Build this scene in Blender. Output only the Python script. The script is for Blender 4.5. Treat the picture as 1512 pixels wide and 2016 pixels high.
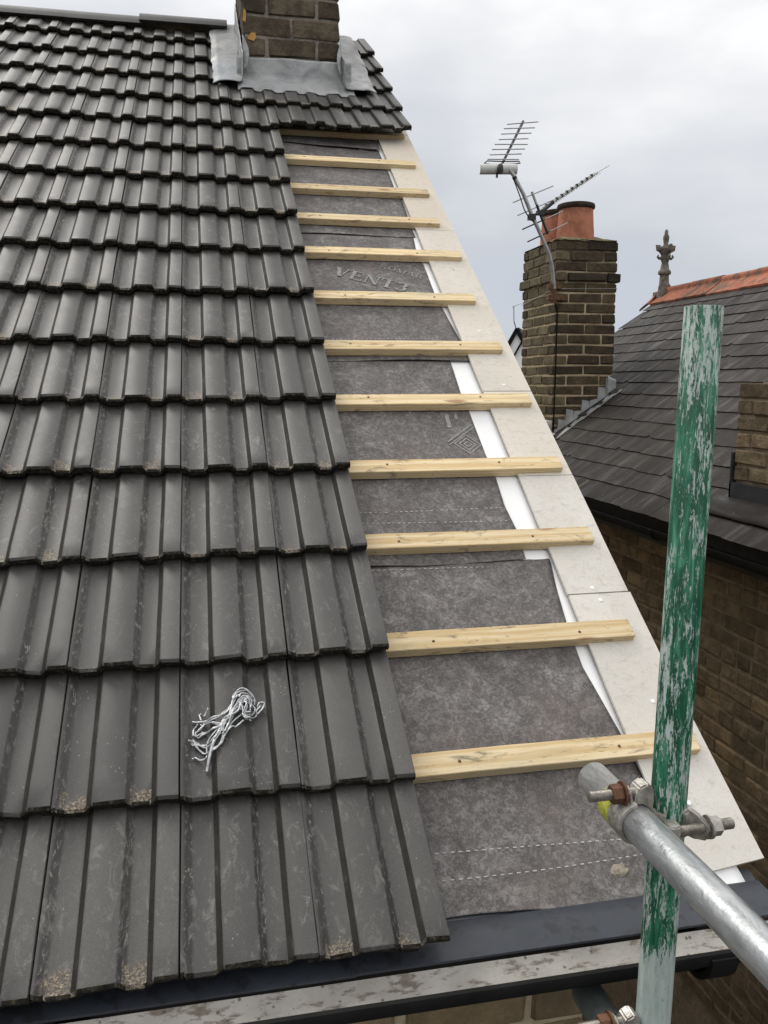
import bpy, bmesh, math, random
from mathutils import Matrix, Vector, noise as mnoise

for o in list(bpy.data.objects):
    bpy.data.objects.remove(o, do_unlink=True)
scene = bpy.context.scene
COL = scene.collection
rnd = random.Random(7)
R = math.radians

# ------------------------------------------------------------------ camera
CAM = Vector((-0.3357, -1.1065, 0.8286))
YAW, PIT, F = R(-11.8186), R(-8.7672), 1650.0
cd = bpy.data.cameras.new('camera')
cam = bpy.data.objects.new('camera', cd)
COL.objects.link(cam)
cam.location = CAM
cam.rotation_euler = (R(90) + PIT, 0, YAW)
cd.sensor_fit = 'VERTICAL'
cd.sensor_height = 36.0
cd.sensor_width = 27.0
cd.lens = F / 2016 * 36.0
cd.clip_start = 0.02
cd.clip_end = 2000
scene.camera = cam
scene.render.resolution_x, scene.render.resolution_y = 768, 1024

# ------------------------------------------------------------------ sky
SUN_EL, SUN_AZ = R(50), R(-40)          # azimuth from +Y, negative = to the left
world = bpy.data.worlds.new('World')
scene.world = world
world.use_nodes = True
wn, wl = world.node_tree.nodes, world.node_tree.links
wn.clear()
wout = wn.new('ShaderNodeOutputWorld')
sky = wn.new('ShaderNodeTexSky')
sky.sky_type = 'NISHITA'
sky.sun_disc = False
sky.sun_elevation = SUN_EL
sky.sun_rotation = SUN_AZ
bg1 = wn.new('ShaderNodeBackground')
bg1.inputs['Strength'].default_value = 0.10
wl.new(sky.outputs[0], bg1.inputs['Color'])
tc = wn.new('ShaderNodeTexCoord')
sep = wn.new('ShaderNodeSeparateXYZ')
wl.new(tc.outputs['Generated'], sep.inputs[0])
mp = wn.new('ShaderNodeMapping')
mp.inputs['Scale'].default_value = (1.0, 1.0, 2.4)
mp.inputs['Location'].default_value = (0.35, 0.2, 0.1)
wl.new(tc.outputs['Generated'], mp.inputs['Vector'])
nz = wn.new('ShaderNodeTexNoise')
nz.inputs['Scale'].default_value = 2.3
nz.inputs['Detail'].default_value = 5
nz.inputs['Roughness'].default_value = 0.5
wl.new(mp.outputs[0], nz.inputs['Vector'])
# the cloud deck: bluish and dimmer low down, brighter overhead (overcast)
addz = wn.new('ShaderNodeMath'); addz.operation = 'MULTIPLY_ADD'
wl.new(nz.outputs['Fac'], addz.inputs[0])
addz.inputs[1].default_value = 0.85
wl.new(sep.outputs['Z'], addz.inputs[2])
cr = wn.new('ShaderNodeValToRGB')
el = cr.color_ramp.elements
el[0].position, el[0].color = 0.30, (0.42, 0.48, 0.60, 1)
el[1].position, el[1].color = 1.0, (1.32, 1.31, 1.29, 1)
for p_, c_ in ((0.42, (0.49, 0.53, 0.61)), (0.54, (0.53, 0.555, 0.60)), (0.68, (0.64, 0.655, 0.685)), (0.82, (0.81, 0.815, 0.825)), (0.94, (1.06, 1.055, 1.045))):
    e_ = el.new(p_); e_.color = (*c_, 1)
wl.new(addz.outputs[0], cr.inputs[0])
bg2 = wn.new('ShaderNodeBackground')
bg2.inputs['Strength'].default_value = 1.0
wl.new(cr.outputs[0], bg2.inputs['Color'])
mixs = wn.new('ShaderNodeMixShader')
mixs.inputs[0].default_value = 0.94
wl.new(bg1.outputs[0], mixs.inputs[1])
wl.new(bg2.outputs[0], mixs.inputs[2])
wl.new(mixs.outputs[0], wout.inputs['Surface'])

sd = bpy.data.lights.new('sun', 'SUN')
sd.energy = 1.2
sd.angle = R(25)
sd.color = (1.0, 0.96, 0.9)
sun = bpy.data.objects.new('sun', sd)
COL.objects.link(sun)
sdir = Vector((math.sin(SUN_AZ) * math.cos(SUN_EL), math.cos(SUN_AZ) * math.cos(SUN_EL), math.sin(SUN_EL)))
sun.rotation_euler = sdir.to_track_quat('Z', 'Y').to_euler()
sun.location = (0, 0, 20)

vs = scene.view_settings
vs.view_transform = 'Standard'
vs.look = 'None'
vs.exposure = 0.2
vs.gamma = 1.0
vs.use_curve_mapping = False

# ------------------------------------------------------------------ helpers
WM = {}
I4 = Matrix.Identity(4)


def put(name, mesh, parent=None, m=None):
    o = bpy.data.objects.new(name, mesh)
    COL.objects.link(o)
    m = I4 if m is None else m
    o.matrix_world = m
    if parent is not None:
        o.parent = parent
        o.matrix_parent_inverse = WM[parent].inverted()
        o.matrix_basis = m
    WM[o] = m.copy()
    return o


def thing(name, loc, label, cat, group=None):
    o = put(name, None, None, Matrix.Translation(loc))
    o.empty_display_size = 0.05
    return tag(o, label, cat, group)


def tag(o, label, cat, group=None):
    o['label'] = label
    o['category'] = cat
    if group:
        o['group'] = group
    return o


class G:
    """collects polygons of one piece"""
    def __init__(s):
        s.v, s.f, s.mi = [], [], []

    def poly(s, pts, mi=0):
        b = len(s.v)
        s.v += [tuple(p) for p in pts]
        s.f.append(tuple(range(b, b + len(pts))))
        s.mi.append(mi)

    def face(s, idx, mi=0):
        s.f.append(tuple(idx)); s.mi.append(mi)

    def box(s, lo, hi, mi=0, M=None):
        x0, y0, z0 = lo; x1, y1, z1 = hi
        c = [(x0, y0, z0), (x1, y0, z0), (x1, y1, z0), (x0, y1, z0), (x0, y0, z1), (x1, y0, z1), (x1, y1, z1), (x0, y1, z1)]
        if M is not None:
            c = [tuple(M @ Vector(p)) for p in c]
        b = len(s.v); s.v += c
        for q in ((0, 3, 2, 1), (4, 5, 6, 7), (0, 1, 5, 4), (1, 2, 6, 5), (2, 3, 7, 6), (3, 0, 4, 7)):
            s.f.append(tuple(b + i for i in q)); s.mi.append(mi)
        return s

    def grid(s, fn, nu, nv, mi=0, closed=False):
        b = len(s.v)
        for j in range(nv + 1):
            for i in range(nu + (0 if closed else 1)):
                s.v.append(tuple(fn(i / nu, j / nv)))
        w = nu if closed else nu + 1
        for j in range(nv):
            for i in range(nu):
                a = b + j * w + i; c = b + j * w + (i + 1) % w if closed else a + 1
                d = b + (j + 1) * w + i; e = b + (j + 1) * w + (i + 1) % w if closed else d + 1
                s.f.append((a, c, e, d)); s.mi.append(mi)
        return s

    def tube(s, pts, r, seg=8, mi=0, cap=True):
        pts = [Vector(p) for p in pts]
        rs = r if isinstance(r, (list, tuple)) else [r] * len(pts)
        b = len(s.v)
        prev = None
        for i, p in enumerate(pts):
            t = (pts[min(i + 1, len(pts) - 1)] - pts[max(i - 1, 0)])
            if t.length < 1e-9:
                t = Vector((0, 0, 1))
            t.normalize()
            if prev is None:
                a = Vector((0, 0, 1)) if abs(t.z) < .9 else Vector((1, 0, 0))
                n = t.cross(a).normalized()
            else:
                n = (prev - t * prev.dot(t)).normalized()
            prev = n
            k = t.cross(n)
            for q in range(seg):
                an = 2 * math.pi * q / seg
                s.v.append(tuple(p + (n * math.cos(an) + k * math.sin(an)) * rs[i]))
        for i in range(len(pts) - 1):
            for q in range(seg):
                a = b + i * seg + q; c = b + i * seg + (q + 1) % seg
                s.f.append((a, c, c + seg, a + seg)); s.mi.append(mi)
        if cap:
            s.f.append(tuple(b + q for q in range(seg))[::-1]); s.mi.append(mi)
            e = b + (len(pts) - 1) * seg
            s.f.append(tuple(e + q for q in range(seg))); s.mi.append(mi)
        return s

    def lathe(s, prof, c=(0, 0, 0), seg=16, mi=0):
        """prof: (r, z) pairs from bottom to top"""
        b = len(s.v)
        for r, z in prof:
            for q in range(seg):
                an = 2 * math.pi * q / seg
                s.v.append((c[0] + r * math.cos(an), c[1] + r * math.sin(an), c[2] + z))
        for i in range(len(prof) - 1):
            for q in range(seg):
                a = b + i * seg + q; d = b + i * seg + (q + 1) % seg
                s.f.append((a, d, d + seg, a + seg)); s.mi.append(mi)
        s.f.append(tuple(b + q for q in range(seg))[::-1]); s.mi.append(mi)
        e = b + (len(prof) - 1) * seg
        s.f.append(tuple(e + q for q in range(seg))); s.mi.append(mi)
        return s

    def extrude(s, prof, x0, x1, mi=0, cap=True):
        """prof: closed (y, z) outline, extruded along X"""
        b = len(s.v); n = len(prof)
        for x in (x0, x1):
            for y, z in prof:
                s.v.append((x, y, z))
        for i in range(n):
            j = (i + 1) % n
            m_ = mi[i] if isinstance(mi, (list, tuple)) else mi
            s.f.append((b + i, b + j, b + n + j, b + n + i)); s.mi.append(m_)
        if cap:
            m0 = mi[0] if isinstance(mi, (list, tuple)) else mi
            s.f.append(tuple(b + i for i in range(n))[::-1]); s.mi.append(m0)
            s.f.append(tuple(b + n + i for i in range(n))); s.mi.append(m0)
        return s

    def mesh(s, name, mats, smooth=False, angle=None):
        me = bpy.data.meshes.new(name)
        me.from_pydata(s.v, [], s.f)
        for m in (mats if isinstance(mats, (list, tuple)) else [mats]):
            me.materials.append(m)
        for p, k in zip(me.polygons, s.mi):
            p.material_index = k
            p.use_smooth = smooth or angle is not None
        bm = bmesh.new(); bm.from_mesh(me)
        bmesh.ops.recalc_face_normals(bm, faces=bm.faces)
        if angle is not None:
            for e in bm.edges:
                if len(e.link_faces) == 2 and e.calc_face_angle(0) > R(angle):
                    e.smooth = False
        bm.to_mesh(me); bm.free()
        return me


def fbm(x, y, z=0.0, o=3):
    return mnoise.fractal(Vector((x, y, z)), 1.0, 2.0, o)


def project(p):
    """metres -> photograph pixel, only used to choose which pieces show large"""
    d = Vector(p) - CAM
    fw = Vector((-math.sin(YAW) * math.cos(PIT), math.cos(YAW) * math.cos(PIT), math.sin(PIT)))
    rt = Vector((math.cos(YAW), math.sin(YAW), 0)); up = rt.cross(fw)
    z = d.dot(fw)
    if z < .05:
        return None
    return 756 + F * d.dot(rt) / z, 1008 - F * d.dot(up) / z, z


# ------------------------------------------------------------------ materials
class Mt:
    def __init__(s, name, rough=0.6, spec=0.5, metal=0.0, color=(.5, .5, .5)):
        s.m = bpy.data.materials.new(name)
        s.m.use_nodes = True
        s.t = s.m.node_tree
        s.n, s.l = s.t.nodes, s.t.links
        s.b = s.n['Principled BSDF']
        s.set('Roughness', rough); s.set('Metallic', metal)
        s.set('Specular IOR Level', spec); s.set('Base Color', color)
        s._c = None

    def set(s, k, v):
        i = s.b.inputs[k]
        if hasattr(v, 'is_linked') or isinstance(v, bpy.types.NodeSocket):
            s.l.new(v, i)
        elif isinstance(v, tuple):
            i.default_value = (*v, 1) if len(v) == 3 else v
        else:
            i.default_value = v
        return s

    def link(s, sock, v):
        if isinstance(v, bpy.types.NodeSocket):
            s.l.new(v, sock)
        elif isinstance(v, tuple) and len(v) == 3 and sock.type == 'RGBA':
            sock.default_value = (*v, 1)
        else:
            sock.default_value = v

    def rand(s):
        if not hasattr(s, '_r'):
            s._r = s.n.new('ShaderNodeObjectInfo').outputs['Random']
        return s._r

    def coord(s, perobj=True):
        if s._c is None:
            t = s.n.new('ShaderNodeTexCoord')
            s._raw = t.outputs['Object']
            if perobj:
                a = s.n.new('ShaderNodeVectorMath'); a.operation = 'MULTIPLY_ADD'
                cb = s.n.new('ShaderNodeCombineXYZ')
                for i in range(3):
                    s.l.new(s.rand(), cb.inputs[i])
                s.l.new(cb.outputs[0], a.inputs[0])
                a.inputs[1].default_value = (31.7, 17.3, 53.9)
                s.l.new(s._raw, a.inputs[2])
                s._c = a.outputs[0]
            else:
                s._c = s._raw
        return s._c

    def map(s, scale, rot=(0, 0, 0), vec=None, loc=(0, 0, 0)):
        m = s.n.new('ShaderNodeMapping')
        m.inputs['Scale'].default_value = scale
        m.inputs['Rotation'].default_value = rot
        m.inputs['Location'].default_value = loc
        s.l.new(vec or s.coord(), m.inputs['Vector'])
        return m.outputs[0]

    def noise(s, scale, detail=4, rough=.55, vec=None, dist=0.0):
        t = s.n.new('ShaderNodeTexNoise')
        t.inputs['Scale'].default_value = scale
        t.inputs['Detail'].default_value = detail
        t.inputs['Roughness'].default_value = rough
        t.inputs['Distortion'].default_value = dist
        s.l.new(vec or s.coord(), t.inputs['Vector'])
        return t.outputs['Fac']

    def voro(s, scale, vec=None, feature='F1'):
        t = s.n.new('ShaderNodeTexVoronoi')
        t.feature = feature
        t.inputs['Scale'].default_value = scale
        s.l.new(vec or s.coord(), t.inputs['Vector'])
        return t.outputs['Distance']

    def wave(s, scale, dist, vec, detail=3, dscale=1.0):
        t = s.n.new('ShaderNodeTexWave')
        t.wave_type = 'RINGS'
        t.rings_direction = 'X'
        t.inputs['Scale'].default_value = scale
        t.inputs['Distortion'].default_value = dist
        t.inputs['Detail'].default_value = detail
        t.inputs['Detail Scale'].default_value = dscale
        s.l.new(vec, t.inputs['Vector'])
        return t.outputs['Fac']

    def sm(s, v, a, b, lo=0.0, hi=1.0):
        t = s.n.new('ShaderNodeMapRange')
        t.interpolation_type = 'SMOOTHSTEP'
        s.link(t.inputs['Value'], v)
        t.inputs['From Min'].default_value = a; t.inputs['From Max'].default_value = b
        t.inputs['To Min'].default_value = lo; t.inputs['To Max'].default_value = hi
        return t.outputs[0]

    def ramp(s, fac, stops):
        t = s.n.new('ShaderNodeValToRGB')
        e = t.color_ramp.elements
        e[0].position, e[0].color = stops[0][0], (*stops[0][1], 1)
        e[1].position, e[1].color = stops[-1][0], (*stops[-1][1], 1)
        for p, c in stops[1:-1]:
            k = e.new(p); k.color = (*c, 1)
        s.link(t.inputs[0], fac)
        return t.outputs[0]

    def mix(s, fac, a, b, mode='MIX'):
        t = s.n.new('ShaderNodeMix')
        t.data_type = 'RGBA'
        t.blend_type = mode
        s.link(t.inputs[0], fac); s.link(t.inputs[6], a); s.link(t.inputs[7], b)
        return t.outputs[2]

    def math(s, op, a, b=0.0):
        t = s.n.new('ShaderNodeMath'); t.operation = op
        s.link(t.inputs[0], a); s.link(t.inputs[1], b)
        return t.outputs[0]

    def xyz(s, vec=None):
        t = s.n.new('ShaderNodeSeparateXYZ')
        if vec is None:
            s.coord(); vec = s._raw
        s.l.new(vec, t.inputs[0])
        return t.outputs

    def bump(s, h, strength=.3, dist=.002):
        t = s.n.new('ShaderNodeBump')
        t.inputs['Strength'].default_value = strength
        t.inputs['Distance'].default_value = dist
        s.l.new(h, t.inputs['Height'])
        s.l.new(t.outputs[0], s.b.inputs['Normal'])
        return s


def gain(s, col, rnd_lo, rnd_hi):
    """each copy a little lighter or darker"""
    v = s.sm(s.rand(), 0, 1, rnd_lo, rnd_hi)
    cb = s.n.new('ShaderNodeCombineColor')
    for i in range(3):
        s.l.new(v, cb.inputs[i])
    return s.mix(1.0, col, cb.outputs[0], 'MULTIPLY')


TW, GAUGE, STEP = 0.2, 0.27309, 0.0255


def m_tile():
    s = Mt('concrete_tile', .6, .5)
    a = s.noise(7, 5, .62)
    c = s.ramp(a, [(.25, (.034, .0312, .0282)), (.55, (.044, .041, .0375)), (.8, (.058, .0545, .050))])
    fine = s.noise(420, 3, .7)
    c = s.mix(s.sm(fine, .30, .52, .55, 0), c, (.022, .020, .018))
    c = s.mix(s.sm(fine, .56, .72, 0, .45), c, (.105, .10, .092))
    c = gain(s, c, .72, 1.36)
    h2 = s.math('FRACT', s.math('MULTIPLY', s.rand(), 13.7))
    h3 = s.math('FRACT', s.math('MULTIPLY', s.rand(), 57.3))
    x, y, z = s.xyz()
    # lime smears and black algae down the right-hand slopes of the rolls
    sl = s.math('ADD', s.math('MULTIPLY', s.sm(x, .111, .115), s.sm(x, .130, .124)), s.math('MULTIPLY', s.sm(x, .003, .007), s.sm(x, .022, .015)))
    sm1 = s.noise(1, 6, .75, s.map((150, 60, 150)), .7)
    c = s.mix(s.math('MULTIPLY', sl, s.sm(sm1, .60, .48, 0, .92)), c, (.010, .009, .0075))
    c = s.mix(s.math('MULTIPLY', sl, s.math('MULTIPLY', s.sm(sm1, .56, .64, 0, .85), s.sm(s.noise(16, 2), .34, .54))), c, (.22, .215, .20))
    # pale bloom, scuffs and drips
    bl = s.noise(1, 6, .78, s.map((46, 24, 46)), 1.0)
    c = s.mix(s.math('MULTIPLY', s.sm(bl, .52, .68, 0, .75), s.sm(h2, .1, .9, .15, 1.0)), c, (.15, .145, .136))
    scuff = s.noise(1, 4, .7, s.map((190, 9, 60), (0, 0, .5)), 1.5)
    c = s.mix(s.math('MULTIPLY', s.sm(scuff, .66, .72), s.sm(s.noise(9, 2), .52, .66, 0, .5)), c, (.19, .185, .175))
    sp = s.voro(110)
    c = s.mix(s.math('MULTIPLY', s.sm(sp, .17, .08), s.sm(s.noise(18, 2), .57, .66, 0, .6)), c, (.30, .29, .27))
    # sand and grit washed to the tail, in the pans, more on some tiles than others
    pan = s.sm(z, -.0065, -.0102)
    reach = s.math('MULTIPLY', s.sm(h3, .25, 1, .0, .042), s.sm(s.noise(26, 2), .35, .6, .5, 1.2))
    tail = s.sm(s.math('SUBTRACT', s.math('ADD', y, s.math('MULTIPLY', s.noise(70, 5, .7), .05)), reach), .030, .008)
    grit = s.math('MULTIPLY', tail, s.math('MULTIPLY', pan, s.sm(s.noise(200, 4, .75), .40, .56)))
    gcol = s.ramp(s.noise(420, 2, .7), [(.3, (.06, .045, .028)), (.5, (.19, .145, .09)), (.68, (.46, .38, .28))])
    c = s.mix(s.math('MULTIPLY', grit, .8), c, gcol)
    # dark grime along the whole tail edge; darker towards the tile above
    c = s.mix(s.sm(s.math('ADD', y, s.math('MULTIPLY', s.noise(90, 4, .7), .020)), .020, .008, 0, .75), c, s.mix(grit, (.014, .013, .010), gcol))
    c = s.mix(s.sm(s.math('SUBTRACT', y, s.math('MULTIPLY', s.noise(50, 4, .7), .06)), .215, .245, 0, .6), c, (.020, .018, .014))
    s.set('Base Color', c)
    s.set('Roughness', s.sm(a, .3, .7, .54, .64))
    s.set('Coat Weight', .38)
    s.set('Coat Roughness', s.sm(bl, .3, .7, .40, .52))
    s.set('Coat IOR', 1.45)
    s.bump(s.math('ADD', fine, s.math('MULTIPLY', grit, 2.0)), .55, .0011)
    return s.m


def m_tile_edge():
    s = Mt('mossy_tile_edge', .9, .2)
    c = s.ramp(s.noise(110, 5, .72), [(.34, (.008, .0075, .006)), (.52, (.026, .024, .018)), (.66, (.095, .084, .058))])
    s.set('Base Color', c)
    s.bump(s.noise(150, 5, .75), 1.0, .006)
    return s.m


def m_riser():  # left-hand risers of the rolls, darker than the tile face
    s = Mt('dark_tile_riser', .8, .3)
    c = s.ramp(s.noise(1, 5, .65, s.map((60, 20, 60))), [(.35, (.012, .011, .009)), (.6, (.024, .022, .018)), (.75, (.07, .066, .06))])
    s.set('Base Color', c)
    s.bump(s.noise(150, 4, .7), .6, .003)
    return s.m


def m_underlay():
    s = Mt('roofing_membrane', .62, .35)
    co = s.coord()
    a = s.noise(15, 6, .74, dist=.6)
    c = s.ramp(a, [(.30, (.088, .080, .077)), (.5, (.160, .148, .142)), (.70, (.29, .272, .262))])
    b = s.noise(80, 4, .7, dist=1.0)
    c = s.mix(s.sm(b, .42, .62), s.mix(.6, c, (.04, .036, .034)), c)
    f = s.noise(330, 3, .7)
    c = s.mix(s.sm(f, .56, .72, 0, .55), c, (.36, .345, .335))
    c = s.mix(s.sm(f, .44, .30, 0, .5), c, (.025, .022, .021))
    c = s.mix(s.sm(s.noise(5, 2), .5, .68, 0, .30), c, (.13, .10, .092))
    s.set('Base Color', c)
    s.bump(s.math('ADD', s.noise(26, 3), s.math('MULTIPLY', f, .25)), .25, .002)
    return s.m


def m_board(name, warm):
    s = Mt(name, .8, .2)
    c = s.ramp(s.noise(6, 3), [(.3, (.54, .515, .47)), (.7, (.66, .64, .60))])
    c = s.mix(warm, c, (.66, .575, .46))
    mot = s.noise(1, 5, .7, s.map((38, 60, 60), (0, 0, .5)), .8)
    c = s.mix(s.sm(mot, .50, .70, 0, .5), c, (.40, .37, .33))
    c = s.mix(s.sm(s.noise(210, 4, .75), .52, .68, 0, .35), c, (.36, .33, .29))
    c = s.mix(s.sm(s.noise(3, 3), .5, .7, 0, .3), c, (.42, .39, .34))
    c = s.mix(s.sm(s.noise(90, 4, .7), .6, .75, 0, .4), c, (.80, .79, .76))
    s.set('Base Color', c)
    s.bump(s.noise(140, 4), .15, .001)
    return s.m


def m_wood(name='batten_pine', tint=1.0):
    s = Mt(name, .68, .3)
    v = s.map((1.6, 26, 30))
    w = s.wave(2.2, 6.0, s.map((.9, 22, 24)), 3, 1.2)
    c = s.ramp(w, [(.1, (.62, .46, .25)), (.5, (.69, .545, .325)), (.9, (.74, .61, .395))])
    g = s.noise(1, 5, .7, s.map((8, 160, 160)))
    c = s.mix(s.sm(g, .40, .66, 0, .38), c, (.48, .32, .15))
    # knots
    k = s.voro(1, s.map((4.2, 15, 15)))
    c = s.mix(s.sm(k, .17, .05, 0, .8), c, (.30, .13, .05))
    # dirty marks and green-grey weathering
    d = s.noise(1, 5, .72, s.map((11, 34, 34)), 1.0)
    c = s.mix(s.sm(d, .54, .70, 0, .8), c, (.12, .098, .066))
    c = s.mix(s.sm(s.noise(1, 3, .6, s.map((3, 9, 9))), .5, .72, 0, .5), c, (.44, .40, .26))
    c = s.mix(s.sm(s.noise(1, 2, .5, s.map((60, 260, 260))), .68, .75, 0, .6), c, (.06, .05, .035))
    c = gain(s, c, .86, 1.1)
    s.set('Base Color', c)
    s.bump(g, .25, .0012)
    return s.m


def m_lead():
    s = Mt('weathered_lead', .5, .4, .1)
    a = s.noise(10, 5, .62, dist=.8)
    c = s.ramp(a, [(.3, (.21, .213, .213)), (.5, (.31, .313, .31)), (.72, (.42, .423, .418))])
    c = s.mix(s.sm(s.noise(4, 2), .5, .7, 0, .5), c, (.30, .33, .37))
    s.set('Base Color', c)
    s.set('Roughness', s.sm(s.noise(16, 4), .3, .7, .45, .65))
    s.bump(s.noise(16, 5, .6), .8, .008)
    return s.m


def m_brick(name, cols, soot=.5, moss=(.10, .095, .04), lime=.35):
    s = Mt(name, .85, .25)
    c = s.ramp(s.rand(), cols)
    a = s.noise(14, 5, .68)
    c = s.mix(s.sm(a, .38, .62, 0, soot), c, s.mix(.7, c, (.014, .012, .010)))
    c = s.mix(s.sm(s.noise(30, 4, .7), .58, .74, 0, .5), c, moss)
    c = s.mix(s.sm(s.noise(70, 4, .7), .66, .76, 0, lime), c, (.34, .31, .26))
    s.set('Base Color', c)
    s.bump(s.math('ADD', s.noise(60, 5, .75), s.math('MULTIPLY', s.noise(18, 4, .7), 1.8)), 1.0, .008)
    return s.m


def m_mortar(name, a, b, soot=None):
    s = Mt(name, .92, .15)
    c = s.ramp(s.noise(45, 5, .7), [(.3, a), (.7, b)])
    c = s.mix(s.sm(s.noise(6, 4), .5, .72, 0, .6), c, (a[0] * .35, a[1] * .35, a[2] * .35))
    if soot:
        s.coord()
        zz = s.xyz()[2]
        c = s.mix(s.sm(s.math('ADD', zz, s.math('MULTIPLY', s.noise(7, 4, .65), .5)), soot[0], soot[1], 0, .88), c, (.03, .026, .02))
    s.set('Base Color', c)
    s.bump(s.noise(110, 5, .7), .8, .005)
    return s.m


def m_galv():
    s = Mt('galvanised_steel', .36, .5, .7)
    a = s.noise(1, 4, .6, s.map((60, 14, 60)), .8)
    c = s.ramp(a, [(.3, (.32, .335, .345)), (.5, (.43, .445, .45)), (.75, (.56, .57, .575))])
    c = s.mix(s.sm(s.noise(1, 5, .72, s.map((70, 16, 70)), 1.2), .54, .68, 0, .65), c, (.20, .21, .215))
    c = s.mix(s.sm(s.noise(1, 4, .7, s.map((170, 60, 170)), 2.5), .62, .70, 0, .8), c, (.85, .86, .86))
    s.set('Base Color', c)
    s.set('Roughness', s.sm(s.noise(1, 5, .66, s.map((50, 18, 50))), .3, .7, .24, .52))
    s.bump(s.math('ADD', s.noise(1, 4, .6, s.map((80, 30, 80))), s.noise(160, 3)), .2, .002)
    return s.m


def m_pole():
    s = Mt('flaking_green_paint', .42, .4)
    s.coord(False)
    x, y, z = s.xyz()
    st = s.noise(1, 6, .78, s.map((170, 170, 26)), .6)
    fl = s.noise(1, 5, .7, s.map((420, 420, 150)), .3)
    bl = s.noise(1, 3, .6, s.map((26, 26, 6)))
    q = s.math('ADD', s.math('ADD', s.math('MULTIPLY', st, .50), s.math('MULTIPLY', fl, .22)), s.math('MULTIPLY', bl, .28))
    # the paint ends near the foot and is mostly worn away around the top
    bare = s.math('ADD', s.sm(z, .065, -.035, 0, .30), s.sm(z, .62, .88, 0, .035))
    q = s.math('SUBTRACT', q, bare)
    keep = s.sm(q, .474, .488)
    thin = s.noise(1, 5, .7, s.map((90, 90, 12)), .4)
    green = s.ramp(thin, [(.30, (.003, .036, .018)), (.48, (.006, .085, .042)), (.58, (.030, .18, .10)), (.72, (.14, .32, .23))])
    base = s.ramp(s.noise(1, 5, .7, s.map((120, 120, 18))), [(.3, (.26, .33, .305)), (.55, (.40, .46, .43)), (.75, (.52, .565, .535))])
    base = s.mix(s.sm(s.noise(90, 4, .7), .60, .72, 0, .5), base, (.13, .16, .145))
    c = s.mix(keep, base, green)
    c = s.mix(s.math('MULTIPLY', s.sm(s.noise(45, 3), .62, .70), s.sm(z, .885, .905, 0, .7)), c, (.55, .27, .22))
    s.set('Base Color', c)
    s.set('Roughness', s.sm(thin, .3, .7, .32, .6))
    s.bump(s.math('ADD', keep, s.math('MULTIPLY', st, .8)), .5, .0012)
    return s.m


def m_cast():
    s = Mt('zinc_coupler_steel', .38, .5, .75)
    c = s.ramp(s.noise(40, 5, .65), [(.3, (.22, .205, .18)), (.5, (.42, .40, .36)), (.7, (.60, .585, .55))])
    c = s.mix(s.sm(s.noise(70, 4, .7), .58, .72, 0, .7), c, (.10, .075, .05))
    s.set('Base Color', c)
    s.set('Roughness', s.sm(s.noise(50, 3), .3, .7, .36, .65))
    s.bump(s.noise(90, 4), .5, .003)
    return s.m


def m_simple(name, ca, cb, scale=20, rough=.6, spec=.4, metal=0.0, bump=.2, bd=.002, patch=None, r0=0.0):
    s = Mt(name, rough, spec, metal)
    c = s.ramp(s.noise(scale, 5, .62), [(.3, ca), (.7, cb)])
    if patch:
        c = s.mix(s.sm(s.noise(patch[1], 5, .68), patch[2], patch[2] + .10, 0, patch[3]), c, patch[0])
    if r0:
        c = gain(s, c, 1 - r0, 1 + r0)
    s.set('Base Color', c)
    if bump:
        s.bump(s.noise(scale * 3, 4, .65), bump, bd)
    return s.m


def m_slate():
    s = Mt('wet_roof_slate', .6, .26)
    c = s.ramp(s.noise(6, 5, .65), [(.3, (.016, .0128, .0108)), (.55, (.027, .0222, .019)), (.75, (.046, .039, .033))])
    c = gain(s, c, .75, 1.28)
    v = s.map((14, 3, 14), (0, 0, .8))
    c = s.mix(s.sm(s.noise(1, 4, .6, v), .55, .72, 0, .4), c, (.085, .078, .072))
    c = s.mix(s.sm(s.voro(30), .12, .05, 0, .5), c, (.30, .28, .25))
    s.set('Base Color', c)
    s.set('Roughness', s.sm(s.noise(1, 4, .6, v), .40, .72, .75, .48))
    s.bump(s.noise(34, 5, .6), .3, .003)
    return s.m


def m_gutter_in():
    s = Mt('silted_gutter_lining', .7, .3)
    s.coord(False)
    c = s.ramp(s.noise(12, 4), [(.3, (.25, .24, .22)), (.7, (.37, .355, .33))])
    x, y, z = s.xyz()
    edge = s.sm(y, -.03, -.062, 0, .16)
    d = s.math('ADD', s.noise(1, 5, .7, s.map((22, 60, 60))), edge)
    c = s.mix(s.sm(d, .50, .62, 0, .9), c, s.ramp(s.noise(120, 4, .7), [(.3, (.085, .068, .05)), (.7, (.18, .155, .125))]))
    c = s.mix(s.sm(s.voro(60), .2, .1, 0, .8), c, (.07, .06, .05))
    s.set('Base Color', c)
    s.bump(s.noise(90, 5, .7), .5, .004)
    return s.m


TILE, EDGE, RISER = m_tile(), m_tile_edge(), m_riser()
UNDER, WOOD, LEAD = m_underlay(), m_wood(), m_lead()
BOARDS = [m_board('grey_white_cement_board', .10), m_board('pale_cement_board', .38), m_board('cream_cement_board', .7)]
WHITE = m_simple('white_membrane', (.80, .80, .80), (.86, .86, .86), 8, .5, .4, bump=.1)
TRAY = m_simple('blue_black_plastic', (.020, .024, .031), (.036, .042, .054), 10, .45, .45, bump=.1, patch=((.012, .012, .012), 26, .52, .7))
BLACK = m_simple('black_plastic', (.006, .006, .006), (.013, .013, .013), 14, .7, .12, bump=.1)
GIN = m_gutter_in()
BRICK_M = m_brick('sooty_chimney_brick', [(0, (.085, .066, .043)), (.5, (.125, .098, .064)), (1, (.16, .128, .085))], .75, (.16, .14, .095), .6)
BRICK_N = m_brick('dark_chimney_brick', [(0, (.045, .034, .022)), (.5, (.078, .059, .036)), (1, (.125, .092, .052))], .7, (.085, .075, .03))
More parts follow.
